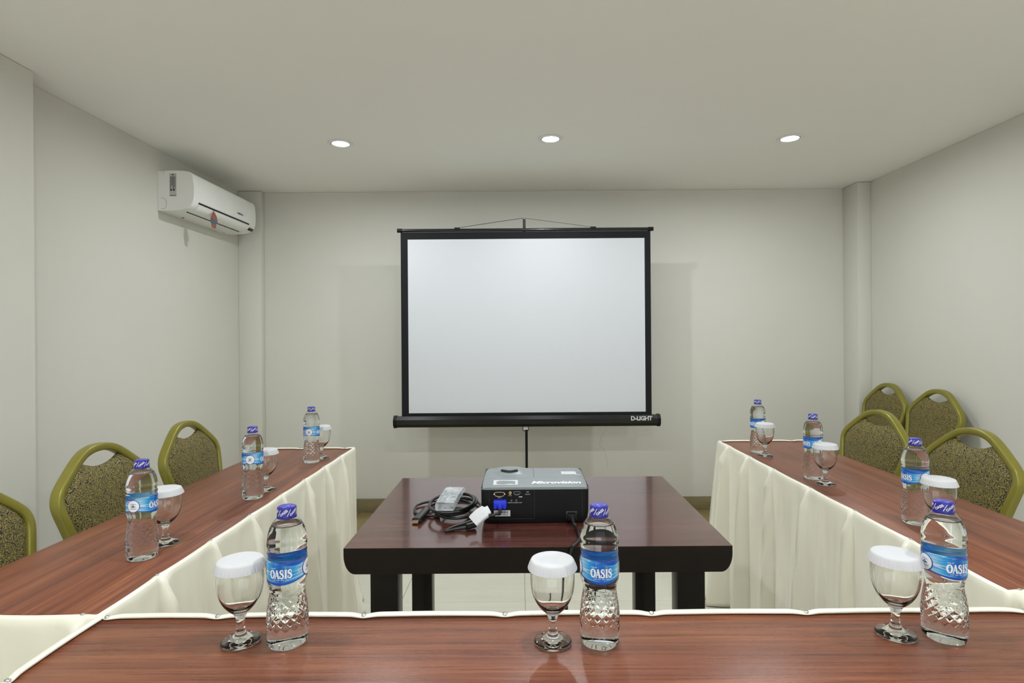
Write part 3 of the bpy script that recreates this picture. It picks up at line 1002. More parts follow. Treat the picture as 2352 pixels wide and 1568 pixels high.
chair_proto = None
def make_chair():
    e = empty('banquet_chair')
    # back frame (rectangular tube) running down into rear legs
    path = [Vector((p.x, back_y(p.y), p.y)) for p in OUT]
    bm = bmesh.new()
    sweep_into(bm, path, rrect(0.025, 0.032, 0.0045), up=(0, 1, 0.0))
    smooth_by_angle(obj_bm('back_frame', bm, M['olive'], e), 50)
    # padded panel with the hand-hole at the top
    inset = 0.0105
    def inner(z): return max(0.001, half_w(z) - inset)
    def sag(s): return 0.847 + 0.022 * (s / 0.085) ** 2
    NA, NB = 20, 18
    t0 = 0.475
    for side, nm in ((-1, 'backrest_pad'), (1, 'backrest_rear')):
        verts, faces, uvs = [], [], []
        for i in range(NA + 1):
            a = -1 + 2 * i / NA
            tau = 0.84
            for _ in range(40): tau = 0.5 * tau + 0.5 * min(0.872, sag(a * inner(tau)))
            for j in range(NB + 1):
                b = j / NB
                z = t0 + b * (tau - t0)
                s = a * inner(z)
                puff = (1 - abs(a) ** 6) * (1 - abs(2 * b - 1) ** 8)
                off = side * (0.006 + (0.016 if side < 0 else 0.008) * puff)
                verts.append((s, back_y(z) + off, z)); uvs.append((s + 0.5, z))
        n = NB + 1
        for i in range(NA):
            for j in range(NB):
                q = (i * n + j, (i + 1) * n + j, (i + 1) * n + j + 1, i * n + j + 1)
                faces.append(q if side < 0 else q[::-1])
        # rim closing towards the mid-plane
        rim = [i * n for i in range(NA + 1)] + [NA * n + j for j in range(1, n)] + [i * n + NB for i in range(NA - 1, -1, -1)] + [j for j in range(NB - 1, 0, -1)]
        base = len(verts)
        for k in rim:
            v = verts[k]
            verts.append((v[0], back_y(v[2]), v[2])); uvs.append(uvs[k])
        for k in range(len(rim)):
            k2 = (k + 1) % len(rim)
            faces.append((rim[k], base + k, base + k2, rim[k2]) if side < 0 else (rim[k2], base + k2, base + k, rim[k]))
        o = obj_mesh(nm, verts, faces, M['fabric'], e, True, uvs)
        smooth_by_angle(o, 50)
    # seat
    bm = bmesh.new()
    bm_box(bm, (0, -0.02, 0.452), (0.415, 0.42, 0.052), 0.020, 3)
    uvl = bm.loops.layers.uv.new('UVMap')
    for f in bm.faces:
        for l in f.loops: l[uvl].uv = (l.vert.co.x, l.vert.co.y + l.vert.co.z)
    smooth_by_angle(obj_bm('seat', bm, M['fabric'], e), 40)
    bm = bmesh.new()
    fr = [Vector((-0.185, 0.18, 0.415)), Vector((-0.19, -0.20, 0.415)), Vector((0.19, -0.20, 0.415)), Vector((0.185, 0.18, 0.415))]
    sweep_into(bm, fr, rrect(0.022, 0.022, 0.003), closed=True, up=(0, 0, 1))
    obj_bm('seat_frame', bm, M['olive'], e)
    for sx in (-1, 1):
        tube('leg', [Vector((sx * 0.185, -0.195, 0.41)), Vector((sx * 0.195, -0.225, 0.0))], 0.012, M['olive'], e, section=rrect(0.024, 0.024, 0.004), up=(0, 1, 0))
        tube('leg', [Vector((sx * 0.155, 0.192, 0.478)), Vector((sx * 0.165, 0.195, 0.38)), Vector((sx * 0.19, 0.255, 0.0))], 0.012, M['olive'], e, section=rrect(0.022, 0.03, 0.004), up=(0, 1, 0))
        tube('stretcher', [Vector((sx * 0.191, -0.212, 0.19)), Vector((sx * 0.177, 0.225, 0.19))], 0.008, M['olive'], e, 8)
    return e


chairs = [  # centre of the back's top region (x, y), facing angle, z, label
    ((-1.40, 1.385), -PI / 2, 0.0, 'olive banquet chair at the left picture edge, mostly cut off', 'chairs drawn up to the left table'),
    ((-1.43, 1.935), -PI / 2 + 0.0, 0.0, 'olive rose-patterned banquet chair behind the first bottle on the left table', 'chairs drawn up to the left table'),
    ((-1.44, 2.455), -PI / 2 + 0.03, 0.0, 'olive rose-patterned banquet chair at the far end of the left table', 'chairs drawn up to the left table'),
    ((1.655, 2.65), PI / 2 - 0.10, 0.0, 'olive rose-patterned banquet chair at the far end of the right table', 'chairs drawn up to the right table'),
    ((1.675, 2.115), PI / 2 - 0.05, 0.0, 'large olive rose-patterned banquet chair at the right picture edge', 'chairs drawn up to the right table'),
    ((2.385, 3.708), PI / 2, 0.0, 'olive banquet chair against the right wall, nearer the corner pillar', 'chairs stored by the right wall'),
    ((2.385, 3.262), PI / 2, 0.0, 'olive banquet chair against the right wall, farther from the corner pillar', 'chairs stored by the right wall'),
]
proto = make_chair()
BACK_R = back_y(0.80)
for i, ((x, y), rz, z, lab, grp) in enumerate(chairs):
    c = proto if i == 0 else copy_tree(proto)
    # local front is -Y; local back centre at (0, BACK_R)
    # facing +X for rz = +90deg:  (0,-1) -> (sin, -cos)
    ang = -rz if False else rz
    # left chairs face +X : rotate local -Y to +X = +90deg ; right chairs face -X = -90deg
    a = (PI / 2 + (rz + PI / 2)) if x < 0 else (-PI / 2 + (PI / 2 - rz))
    off = Vector((-math.sin(a) * BACK_R, math.cos(a) * BACK_R, 0))
    c.location = (x - off.x, y - off.y, z)
    c.rotation_euler = (0, 0, a)
    if x > 2: c.scale = (1.0, 1.0, 1.04)
    tag(c, lab, 'chair', grp)


# ------------------------------------------------------------------ bottles
def oasis_letters():
    """white serif word, unit height 1, returned as (verts2d, faces) and green star"""
    V, Fc = [], []
    def ribbon(pts, ws, x0):
        pts = [Vector((p[0] + x0, p[1], 0)) for p in pts]
        n = len(pts); base = len(V)
        for i, p in enumerate(pts):
            t = (pts[min(i + 1, n - 1)] - pts[max(i - 1, 0)]).normalized()
            nn = Vector((-t.y, t.x, 0)); w = ws[i] / 2
            V.append(p + nn * w); V.append(p - nn * w)
        for i in range(n - 1):
            a = base + 2 * i
            Fc.append((a, a + 1, a + 3, a + 2))
    def O(x0):
        pts, ws = [], []
        for k in range(33):
            a = 2 * PI * k / 32
            pts.append((0.36 + 0.27 * math.cos(a), 0.5 + 0.44 * math.sin(a)))
            ws.append(0.12 + 0.12 * abs(math.cos(a)))
        ribbon(pts, ws, x0)
    def A(x0):
        ribbon([(0.10, 0.04), (0.36, 0.98)], [0.10, 0.10], x0)
        ribbon([(0.33, 0.98), (0.58, 0.04)], [0.22, 0.22], x0)
        ribbon([(0.18, 0.34), (0.50, 0.34)], [0.09, 0.09], x0)
        ribbon([(0.0, 0.03), (0.22, 0.03)], [0.07, 0.07], x0)
        ribbon([(0.42, 0.03), (0.74, 0.03)], [0.07, 0.07], x0)
    def S(x0):
        c = [(0.52, 0.72), (0.50, 0.88), (0.36, 0.95), (0.20, 0.90), (0.14, 0.76), (0.22, 0.62), (0.38, 0.50), (0.50, 0.36), (0.50, 0.18), (0.36, 0.05), (0.18, 0.08), (0.08, 0.20), (0.12, 0.32)]
        p = catmull([(a, b, 0) for a, b in c], 4)
        n = len(p)
        ws = [0.06 + 0.17 * math.sin(PI * i / (n - 1)) ** 1.2 for i in range(n)]
        ribbon([(q.x, q.y) for q in p], ws, x0)
        for cx, cy in ((0.50, 0.72), (0.12, 0.30)):
            b = len(V); V.append(Vector((cx + x0, cy, 0)))
            for k in range(10): V.append(Vector((cx + x0 + 0.075 * math.cos(k * PI / 5), cy + 0.075 * math.sin(k * PI / 5), 0)))
            for k in range(10): Fc.append((b, b + 1 + k, b + 1 + (k + 1) % 10))
    def I(x0):
        ribbon([(0.18, 0.03), (0.18, 0.97)], [0.24, 0.24], x0)
        for y in (0.03, 0.97): ribbon([(0.0, y), (0.36, y)], [0.07, 0.07], x0)
    O(0.0); A(0.66); S(1.32); I(1.98); S(2.34)
    w = 2.95
    for v in V: v.x -= w / 2; v.y -= 0.5
    st = [Vector((1.98 + 0.18 - w / 2 + (0.13 if k % 2 == 0 else 0.07) * math.sin(k * PI / 5), 0.68 + (0.13 if k % 2 == 0 else 0.07) * math.cos(k * PI / 5), 0)) for k in range(10)]
    return V, Fc, st


BR = 0.0330
BPROF = [(0.0, 0.0045), (0.012, 0.0040), (0.020, 0.0010), (0.0255, 0.0), (0.0290, 0.0008), (0.0315, 0.0035), (0.0328, 0.009)]


def bottle_r(z):
    key = [(0.009, .0328), (0.016, .0332), (0.03, .0334), (0.05, .0334), (0.066, .0318), (0.080, .0294), (0.090, .0281), (0.098, .0285), (0.106, .0306), (0.1105, .0322),
           (0.112, .0325), (0.150, .0325), (0.1515, .0322), (0.1535, .0312), (0.1555, .0322), (0.158, .0327), (0.161, .0325), (0.1635, .0313), (0.166, .0322), (0.170, .0327),
           (0.178, .0323), (0.186, .0312), (0.193, .0297), (0.200, .0274), (0.206, .0242), (0.211, .0204), (0.2145, .0172), (0.217, .0152), (0.219, .0140), (0.2325, .0132)]
    for (a, ra), (b, rb) in zip(key[:-1], key[1:]):
        if a <= z <= b:
            return ra + (rb - ra) * (z - a) / (b - a)
    return key[-1][1] if z > 0.2 else key[0][1]


def make_bottle():
    e = empty('water_bottle')
    # body with cut diamonds in the lower half and an air pocket under the cap
    zs = [0.011 + k * 0.0013 for k in range(int((0.232 - 0.011) / 0.0013))]
    # smooth the radius profile
    def rs(z):
        return sum(bottle_r(z + d * 0.0012) for d in (-2, -1, 0, 1, 2)) / 5 if z > 0.013 else bottle_r(z)
    prof = BPROF + [(rs(z), z) for z in zs] + [(0.0132, 0.2325), (0.0, 0.2325)]
    def rf(r, z, a):
        if 0.024 < z < 0.094:
            env = min(1, (z - 0.024) / 0.012) * min(1, (0.094 - z) / 0.012)
            N = 7
            p1 = math.sin(N * a + z * 2 * PI / 0.031 * 1.0)
            p2 = math.sin(N * a - z * 2 * PI / 0.031 * 1.0)
            g = max(math.exp(-(p1 / 0.21) ** 2), math.exp(-(p2 / 0.21) ** 2))
            return r - env * (0.0019 * g) + env * 0.0006
        if z < 0.006 and r > 0.014:
            return r * (1 + 0.02 * math.cos(5 * a))
        if 0.001 < z <= 0.018:
            return r * (1 + 0.006 * math.cos(10 * a) * (1 - z / 0.018))
        return r
    n = 112
    v, f = lathe_data(prof, n, rf)
    bm = bmesh.new()
    vv = [bm.verts.new(p) for p in v]
    for q in f: bm.faces.new([vv[k] for k in q])
    bmesh.ops.recalc_face_normals(bm, faces=bm.faces)
    # cavity
    wl = 0.2035
    cz = [wl + k * 0.002 for k in range(13)]
    cav = [(0.0, wl)] + [(rs(wl) - 0.0012 - 0.0015, wl)] + [(rs(z) - 0.0011, z + 0.0004) for z in cz] + [(0.0, cz[-1] + 0.0004)]
    cv, cf = lathe_data(cav, 64)
    bm2 = bmesh.new()
    v2 = [bm2.verts.new(p) for p in cv]
    for q in cf: bm2.faces.new([v2[k] for k in q])
    bmesh.ops.recalc_face_normals(bm2, faces=bm2.faces)
    bmesh.ops.reverse_faces(bm2, faces=bm2.faces)
    me2 = bpy.data.meshes.new('tmp'); bm2.to_mesh(me2); bm2.free()
    bm.from_mesh(me2); bpy.data.meshes.remove(me2)
    body = obj_bm('body', bm, M['water'], e, True, recalc=False)
    # cap with shrink band
    cap = lathe('cap', [(0, 0.2348), (0.0128, 0.2348), (0.0150, 0.2338), (0.0156, 0.2322), (0.0157, 0.2195), (0.0163, 0.2170), (0.0160, 0.2155), (0.0154, 0.2155), (0.0152, 0.2190), (0.0142, 0.2326), (0, 0.2328)], M['cap'], e, 48,
                lambda r, z, a: r * (1 + (0.006 if 0.218 < z < 0.233 else 0.012 if z <= 0.218 else 0) * math.cos(30 * a)), ang=40)
    lathe('cap_disc', [(0, 0.2351), (0.0126, 0.2351), (0.0128, 0.2346), (0, 0.2346)], M['cap_top'], cap, 36)
    # printed words running diagonally round the cap
    V, Fc = [], []
    for k in range(6):
        tv, tf = text_mesh('OASIS', 0.0058, bold=0.00018)
        a0 = 2 * PI * k / 6 - PI / 2
        b = len(V)
        for p in tv:
            c, s = math.cos(0.62), math.sin(0.62)
            x, y = p.x * c - p.y * s, p.x * s + p.y * c
            a = a0 + x / 0.0157; z = 0.2262 + y
            r = 0.01605
            V.append((r * math.cos(a), r * math.sin(a), z))
        Fc += [tuple(b + q for q in t_) for t_ in tf]
        # slanted stripe between words
        b = len(V)
        for (x, y) in ((0.0052, -0.0058), (0.0062, -0.0058), (0.0118, 0.0055), (0.0108, 0.0055)):
            a = a0 + x / 0.0157
            V.append((0.01605 * math.cos(a), 0.01605 * math.sin(a), 0.2262 + y))
        Fc.append((b, b + 1, b + 2, b + 3))
    obj_mesh('cap_print', V, Fc, M['print_white'], cap)
    # label band, wider at the word
    LR = 0.03275
    NU, NVv = 96, 8
    verts, uvs, faces = [], [], []
    def band(a):
        b0 = 0.1150 - 0.0035 * math.cos(2 * (a + PI / 2))
        b1 = 0.1498 + 0.0010 * math.cos(2 * (a + PI / 2) + 0.6)
        return b0, b1
    for i in range(NU + 1):
        a = 2 * PI * i / NU
        b0, b1 = band(a)
        for j in range(NVv + 1):
            t_ = j / NVv
            verts.append((LR * math.cos(a), LR * math.sin(a), b0 + (b1 - b0) * t_)); uvs.append(((a + PI / 2) / (2 * PI), t_))
    for i in range(NU):
        for j in range(NVv):
            k = i * (NVv + 1) + j
            faces.append((k, k + NVv + 1, k + NVv + 2, k + 1))
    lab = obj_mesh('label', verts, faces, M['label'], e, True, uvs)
    def wrap(pts, a0, zc, r, sx=1.0):
        return [(r * math.cos(a0 + p.x * sx / r), r * math.sin(a0 + p.x * sx / r), zc + p.y) for p in pts]
    WV, WF, star = oasis_letters()
    H = 0.0146
    for a0 in (-PI / 2, PI / 2):
        V, Fc, SV, SF = [], [], [], []
        b = len(V)
        V += wrap([Vector((p.x * H * 0.86, p.y * H, 0)) for p in WV], a0, 0.1300, LR + 0.00035)
        Fc += [tuple(b + q for q in t_) for t_ in WF]
        # illegible small lines above and below the word
        for (y, x0, x1, hh) in ((0.0098, -0.0175, -0.0065, 0.0010), (-0.0096, -0.0135, 0.0150, 0.0009)):
            n_ = int((x1 - x0) / 0.0014)
            for k in range(n_):
                if k % 5 == 4: continue
                xa = x0 + k * 0.0014
                b = len(V)
                V += wrap([Vector((xa, y - hh / 2, 0)), Vector((xa + 0.001, y - hh / 2, 0)), Vector((xa + 0.001, y + hh / 2, 0)), Vector((xa, y + hh / 2, 0))], a0, 0.1300, LR + 0.00035)
                Fc.append((b, b + 1, b + 2, b + 3))
        b = len(SV)
        SV += wrap([Vector((p.x * H * 0.86, p.y * H, 0)) for p in star], a0, 0.1300, LR + 0.0004)
        SF.append(tuple(range(b, b + 10)))
        obj_mesh('word_print', V, Fc, M['print_white'], lab)
        obj_mesh('star_print', SV, SF, M['green'], lab)
    # round seals between the words
    for a0 in (0.0, PI):
        for nm, r0, rr, mt in (('seal_ring', 0.0146, LR + 0.0003, M['label_blue']), ('seal_disc', 0.0133, LR + 0.00055, M['print_white'])):
            pts = []
            rings = 5
            pv, pf = [Vector((0, 0, 0))], []
            for q in range(1, rings + 1):
                for k in range(32): pv.append(Vector((r0 * q / rings * math.cos(k * PI / 16), r0 * q / rings * math.sin(k * PI / 16), 0)))
            for k in range(32): pf.append((0, 1 + k, 1 + (k + 1) % 32))
            for q in range(rings - 1):
                for k in range(32):
                    A_, B_ = 1 + q * 32 + k, 1 + q * 32 + (k + 1) % 32
                    pf.append((A_, B_, B_ + 32, A_ + 32))
            obj_mesh(nm, wrap(pv, a0, 0.1318, rr), pf, mt, lab, True)
        V, Fc = [], []
        for (y, hw, hh) in ((0.0058, 0.0052, 0.0006), (0.0038, 0.0075, 0.0005), (-0.0048, 0.0078, 0.0006), (-0.0066, 0.0060, 0.0006)):
            b = len(V); K = 8
            for k in range(K + 1):
                x = -hw + 2 * hw * k / K
                V += wrap([Vector((x, y - hh / 2, 0)), Vector((x, y + hh / 2, 0))], a0, 0.1318, LR + 0.0007)
            for k in range(K): Fc.append((b + 2 * k, b + 2 * k + 2, b + 2 * k + 3, b + 2 * k + 1))
        for cx in (-0.004, 0.0, 0.004):
            b = len(V)
            V += wrap([Vector((cx + 0.0012 * math.cos(k * PI / 4), -0.0008 + 0.0012 * math.sin(k * PI / 4), 0)) for k in range(8)], a0, 0.1318, LR + 0.0007)
            Fc.append(tuple(range(b, b + 8)))
        obj_mesh('seal_print', V, Fc, M['label_blue'], lab)
    return e


bottles = [  # base centre pixel, turn of the word (deg, + = right), label
    (661, 1475, -19, 'clear water bottle with blue label, left one on the foreground table'),
    (1378, 1474, 6, 'clear water bottle with blue label, middle of the foreground table'),
    (2169, 1463, 38, 'clear water bottle with blue label, right one on the foreground table'),
    (327, 1280, 58, 'clear water bottle with blue label on the left table, nearest the camera'),
    (581, 1143, 76, 'clear water bottle with blue label on the left table, middle of three'),
    (716, 1061, 72, 'clear water bottle with blue label on the left table, farthest one'),
    (2103, 1201, -46, 'clear water bottle with blue label on the right table, nearest the camera'),
    (1868, 1098, -48, 'clear water bottle with blue label on the right table, middle of three'),
    (1741, 1038, -50, 'clear water bottle with blue label on the right table, farthest one'),
]
proto = make_bottle()
for i, (x, y, turn, lab) in enumerate(bottles):
    b = proto if i == 0 else copy_tree(proto)
    p = on_z(x, y, TZ)
    b.location = (p.x, p.y, TZ + 0.0002)
    b.rotation_euler = (0, 0, -math.atan2(p.x, p.y) + math.radians(turn))
    tag(b, lab, 'bottle', 'water bottles set out on the tables')


# ------------------------------------------------------------------ goblets and paper lids
def make_goblet():
    e = empty('water_goblet')
    outer = [(0, 0.0012), (0.022, 0.0006), (0.029, 0.0), (0.0318, 0.0008), (0.0324, 0.0024), (0.0312, 0.0042), (0.026, 0.0062), (0.019, 0.0084), (0.0135, 0.0115), (0.0098, 0.0150), (0.0082, 0.0185),
             (0.0071, 0.0230), (0.0066, 0.0300), (0.0067, 0.0370), (0.0074, 0.0410), (0.0092, 0.0450), (0.0104, 0.0475), (0.0112, 0.0495), (0.0145, 0.0530), (0.0190, 0.0572), (0.0245, 0.0635), (0.0300, 0.0720),
             (0.0345, 0.0830), (0.0370, 0.0950), (0.0378, 0.1060), (0.0377, 0.1160), (0.0371, 0.1280), (0.0362, 0.1400)]
    rim = [(0.0359, 0.1408), (0.0354, 0.1408), (0.0350, 0.1400)]
    inner = [(0.0358, 0.1280), (0.0363, 0.1160), (0.0363, 0.1060), (0.0354, 0.0950), (0.0328, 0.0835), (0.0282, 0.0735), (0.0226, 0.0660), (0.0165, 0.0605), (0.0100, 0.0575), (0.004, 0.0565), (0, 0.0564)]
    prof = [Vector((a, b, 0)) for a, b in outer + rim + inner]
    sm = [(max(0, p.x), p.y) for p in catmull(prof, 2)]
    sm[0] = (0, sm[0][1]); sm[-1] = (0, sm[-1][1])
    lathe('glass', sm, M['glass'], e, 72)
    return e


def make_lid():
    zt = 0.1412
    prof = [(0.0, zt + 0.0022), (0.020, zt + 0.0020), (0.0340, zt + 0.0014), (0.0362, zt + 0.0004), (0.0375, zt - 0.002), (0.0398, zt - 0.0075), (0.0420, zt - 0.0145)]
    inn = [(0.0416, zt - 0.0145), (0.0394, zt - 0.0075), (0.0371, zt - 0.002), (0.0360, zt - 0.0001), (0.0338, zt + 0.0008), (0.0, zt + 0.0014)]
    def rf(r, z, a):
        k = max(0, min(1, (zt + 0.0002 - z) / 0.0146))
        return r * (1 + 0.030 * k * (abs(math.sin(20 * a)) - 0.5) + 0.008 * k * math.sin(5 * a))
    o = lathe('paper_lid', prof + inn, M['paper'], None, 176, rf)
    return smooth_by_angle(o, 40)


goblets = [
    (553, 1473, 'left one on the foreground table', 0.3),
    (1270, 1474, 'middle of the foreground table, beside the projector cable', 1.1),
    (2057, 1457, 'right one on the foreground table', 2.0),
    (380, 1248, 'on the left table, nearest the camera', 2.9),
    (611, 1126, 'on the left table, middle of three', 0.8),
    (739, 1052, 'on the left table, farthest one', 4.1),
    (2158, 1222, 'on the right table, nearest the camera', 5.0),
    (1896, 1112, 'on the right table, middle of three', 1.7),
    (1757, 1047, 'on the right table, farthest one', 3.3),
]
pg, pl = make_goblet(), make_lid()
for i, (x, y, lab, rz) in enumerate(goblets):
    g = pg if i == 0 else copy_tree(pg)
    l_ = pl if i == 0 else copy_tree(pl)
    p = on_z(x, y, TZ)
    g.location = (p.x, p.y, TZ + 0.0002); g.rotation_euler = (0, 0, rz)
    l_.location = (p.x, p.y, TZ + 0.0002); l_.rotation_euler = (0, 0, rz)
    tag(g, 'clear stemmed water goblet ' + lab, 'goblet', 'stemmed water goblets')
    tag(l_, 'white pleated paper lid covering the goblet ' + lab, 'paper lid', 'paper lids on the goblets')


# ------------------------------------------------------------------ projector
def projector():
    y0 = 1.585
    x0, x1 = -0.116, 0.187
    cx, hw, dl = (x0 + x1) / 2, (x1 - x0) / 2, 0.238
    e = empty('projector', (cx, y0, TZ), 0, 'grey-topped black projector standing on the dark table', 'projector')
    # black lower body, slightly tucked in at the bottom
    bm = bmesh.new()
    secs = []
    for (z, kx, ky0, ky1) in ((0.0025, 0.93, 0.004, dl - 0.014), (0.012, 0.975, 0.001, dl - 0.006), (0.034, 0.995, 0.0, dl - 0.001), (0.096, 1.0, 0.0, dl), (0.1005, 1.0, 0.0, dl)):
        w = hw * kx
        ring = []
        r = 0.012
        for (ccx, ccy, a0) in ((w - r, ky1 - r, 0), (-w + r, ky1 - r, PI / 2), (-w + r, ky0 + r, PI), (w - r, ky0 + r, 3 * PI / 2)):
            for k in range(5):
                a = a0 + k / 4 * PI / 2
                ring.append(bm.verts.new((ccx + r * math.cos(a), ccy + r * math.sin(a), z)))
        secs.append(ring)
    m = len(secs[0])
    for a, b in zip(secs[:-1], secs[1:]):
        for k in range(m): bm.faces.new((a[k], a[(k + 1) % m], b[(k + 1) % m], b[k]))
    bm.faces.new(secs[0][::-1]); bm.faces.new(secs[-1])
    smooth_by_angle(obj_bm('lower_body', bm, M['black'], e), 35)
    for fx in (-0.11, 0.11):
        for fy in (0.05, 0.19): lathe('foot', [(0, 0), (0.009, 0), (0.009, 0.006), (0, 0.006)], M['black'], e, 12).location = (fx, fy, 0.0)
    # grey upper shell
    NA, NB = 36, 30
    def ztop(t):   # t 0 rear .. 1 front
        return 0.1025 + 0.0060 * (1 - (1 - min(1, t / 0.5)) ** 1.7) - 0.0075 * max(0, (t - 0.55) / 0.45) ** 2
    def shell_pt(a, t):
        w = hw + 0.0012
        x = a * w
        rnd_ = 0.0
        side = abs(a)
        z = ztop(t)
        drop = max(0, (side - 0.80) / 0.20) ** 2.2 * (z - 0.0990)
        y = -0.0012 + t * (dl + 0.0024)
        # rounded corners in plan
        c = max(0, (side - 0.93) / 0.07)
        y += 0.010 * c * c * (1 - 2 * t)
        dome = 0.0105 * math.exp(-(((x + 0.074) / 0.044) ** 4 + ((y - 0.178) / 0.052) ** 4))
        return Vector((x, y, z - drop + dome))
    verts, faces = [], []
    for i in range(NA + 1):
        for j in range(NB + 1):
            verts.append(shell_pt(-1 + 2 * i / NA, j / NB))
    n = NB + 1
    for i in range(NA):
        for j in range(NB): faces.append((i * n + j, (i + 1) * n + j, (i + 1) * n + j + 1, i * n + j + 1))
    rim = [i * n for i in range(NA + 1)] + [NA * n + j for j in range(1, n)] + [i * n + NB for i in range(NA - 1, -1, -1)] + [j for j in range(NB - 1, 0, -1)]
    b = len(verts)
    for k in rim: verts.append(Vector((verts[k].x, verts[k].y, 0.0960)))
    for k in range(len(rim)): faces.append((rim[k], b + k, b + (k + 1) % len(rim), rim[(k + 1) % len(rim)]))
    sh = obj_mesh('upper_shell', verts, faces, M['proj_grey'], e, True)
    smooth_by_angle(sh, 40)
    # focus ring window on the dome, seam, stickers, lettering
    def surf(x, y): return shell_pt(x / (hw + 0.0012), (y + 0.0012) / (dl + 0.0024))
    ring = []
    for k in range(9):
        x = -0.098 + 0.048 * k / 8
        p = surf(x, 0.140 - 0.008 * math.sin(PI * k / 8)); ring.append(p + Vector((0, 0, 0.0012)))
    tube('focus_window', ring, 0.004, M['black_gloss'], sh, 8, section=rrect(0.009, 0.0075, 0.002), up=(0, 0, 1))
    seam = [surf(0.0, y) + Vector((0, 0, 0.0002)) for y in (0.085, 0.12, 0.16, 0.20, 0.225)]
    tube('seam', seam, 0.0005, M['print_dark'], sh, 6)
    cre = [surf(-0.145 + 0.29 * k / 24, 0.085) + Vector((0, 0, 0.0001)) for k in range(25)]
    tube('seam', cre, 0.0004, M['print_grey'], sh, 6)
    def drape(v2, lift):
        out = []
        for p in v2:
            q = surf(p[0], p[1]); out.append(Vector((q.x, q.y, q.z + lift)))
        return out
    def sheet(nm, xa, xb, ya, yb, mat, lift=0.0005, nx=8, ny=4):
        v2 = [(xa + (xb - xa) * i / nx, ya + (yb - ya) * j / ny) for i in range(nx + 1) for j in range(ny + 1)]
        fs = [(i * (ny + 1) + j, (i + 1) * (ny + 1) + j, (i + 1) * (ny + 1) + j + 1, i * (ny + 1) + j + 1) for i in range(nx) for j in range(ny)]
        return obj_mesh(nm, drape(v2, lift), fs, mat, sh, True)
    sheet('paper_sticker', 0.083, 0.128, 0.118, 0.158, M['paper'])
    sheet('paper_sticker', 0.124, 0.140, 0.112, 0.119, M['paper'], 0.0006)
    stk = sheet('torn_sticker', -0.118, -0.048, 0.018, 0.062, M['sticker'])
    v, f = text_mesh('Microvision', 0.031, bold=0.0011, shear=0.28, space=0.98)
    wid = max(p.x for p in v) - min(p.x for p in v)
    k = 0.143 / wid
    v2 = [(0.0605 + p.x * k, 0.036 + p.y * 0.98) for p in v]
    obj_mesh('lettering', drape(v2, 0.0006), f, M['print_white'], sh)
    # worn centre of the torn sticker
    pts = [(-0.108, 0.026), (-0.090, 0.022), (-0.070, 0.028), (-0.055, 0.024), (-0.056, 0.050), (-0.075, 0.054), (-0.100, 0.055), (-0.110, 0.046)]
    obj_mesh('worn_patch', drape(pts, 0.0008), [tuple(range(8))], M['proj_grey'], sh)
    v, f = text_mesh('HDMI', 0.016, bold=0.0003)
    # rear connection panel
    yr = -0.0006
    bm = bmesh.new()
    for c, s in (((-0.033, yr, 0.0955), (0.205, 0.0006, 0.0007)), ((-0.128, yr, 0.055), (0.0007, 0.0006, 0.080)), ((-0.0015, yr, 0.055), (0.0007, 0.0006, 0.080)), ((-0.067, yr, 0.0145), (0.128, 0.0006, 0.0007)),
                 ((0.132, yr, 0.055), (0.0006, 0.0006, 0.070))):
        bm_box(bm, c, s)
    obj_bm('panel_lines', bm, M['print_dark'], e)
    # serial port
    def dsub(z, nm, mt_rim):
        sec = catmull([Vector((-0.0125, 0, 0.0048)), Vector((0.0125, 0, 0.0048)), Vector((0.0098, 0, -0.0048)), Vector((-0.0098, 0, -0.0048))], 5, True)
        o = tube(nm, [p + Vector((-0.0995, -0.0012, z)) for p in sec], 0.0010, mt_rim, e, 6, closed=True)
        return o
    p = dsub(0.0830, 'serial_port', M['brass'])
    for sx in (-1, 1):
        lt = lathe('port_screw', [(0, 0.003), (0.0026, 0.003), (0.0026, 0), (0, 0)], M['steel'], p, 10)
        lt.rotation_euler = (PI / 2, 0, 0); lt.location = (-0.0995 + sx * 0.0145, -0.0004, 0.0830)
    vj = lathe('video_jack', [(0.0018, 0.006), (0.0042, 0.006), (0.0046, 0.001), (0.0018, 0.001)], M['brass'], e, 20, closed=True)
    vj.rotation_euler = (PI / 2, 0, 0); vj.location = (-0.0695, 0.0004, 0.0870)
    hp = tube('hdmi_port', catmull([Vector((-0.0585, yr, 0.0895)), Vector((-0.0425, yr, 0.0895)), Vector((-0.0425, yr, 0.0850)), Vector((-0.0455, yr, 0.0815)), Vector((-0.0555, yr, 0.0815)), Vector((-0.0585, yr, 0.0850))], 3, True), 0.0005, M['print_grey'], e, 6, closed=True)
    bm = bmesh.new()
    for xx in (-0.0535, -0.0475): bm_box(bm, (xx, yr - 0.0002, 0.0838), (0.0016, 0.0004, 0.0016))
    obj_bm('hdmi_contacts', bm, M['steel'], hp)
    for body, xx, zz, sz, mm in (('RS232', -0.0995, 0.0738, 0.0038, 'print_dim'), ('VIDEO', -0.0695, 0.0793, 0.0036, 'print_dim'), ('HDMI', -0.0405, 0.0755, 0.0038, 'print_white'), ('SERVICE', -0.0205, 0.0825, 0.0038, 'print_dim'),
                             ('AUDIO IN', -0.0680, 0.0595, 0.0040, 'print_dim'), ('AUDIO OUT', -0.0475, 0.0595, 0.0040, 'print_dim')):
        text_obj('port_lettering', body, sz, M[mm], e, (xx, yr - 0.0004, zz), (1, 0, 0), (0, 0, 1), bold=0.0001)
    for xx in (-0.066, -0.0525):
        j = tube('audio_jack', [Vector((xx + 0.0022 * math.cos(k * PI / 6), yr, 0.0655 + 0.0022 * math.sin(k * PI / 6))) for k in range(12)], 0.0004, M['print_grey'], e, 6, closed=True)
    box('service_port', (-0.0205, yr, 0.0890), (0.007, 0.0008, 0.002), M['print_grey'], e)
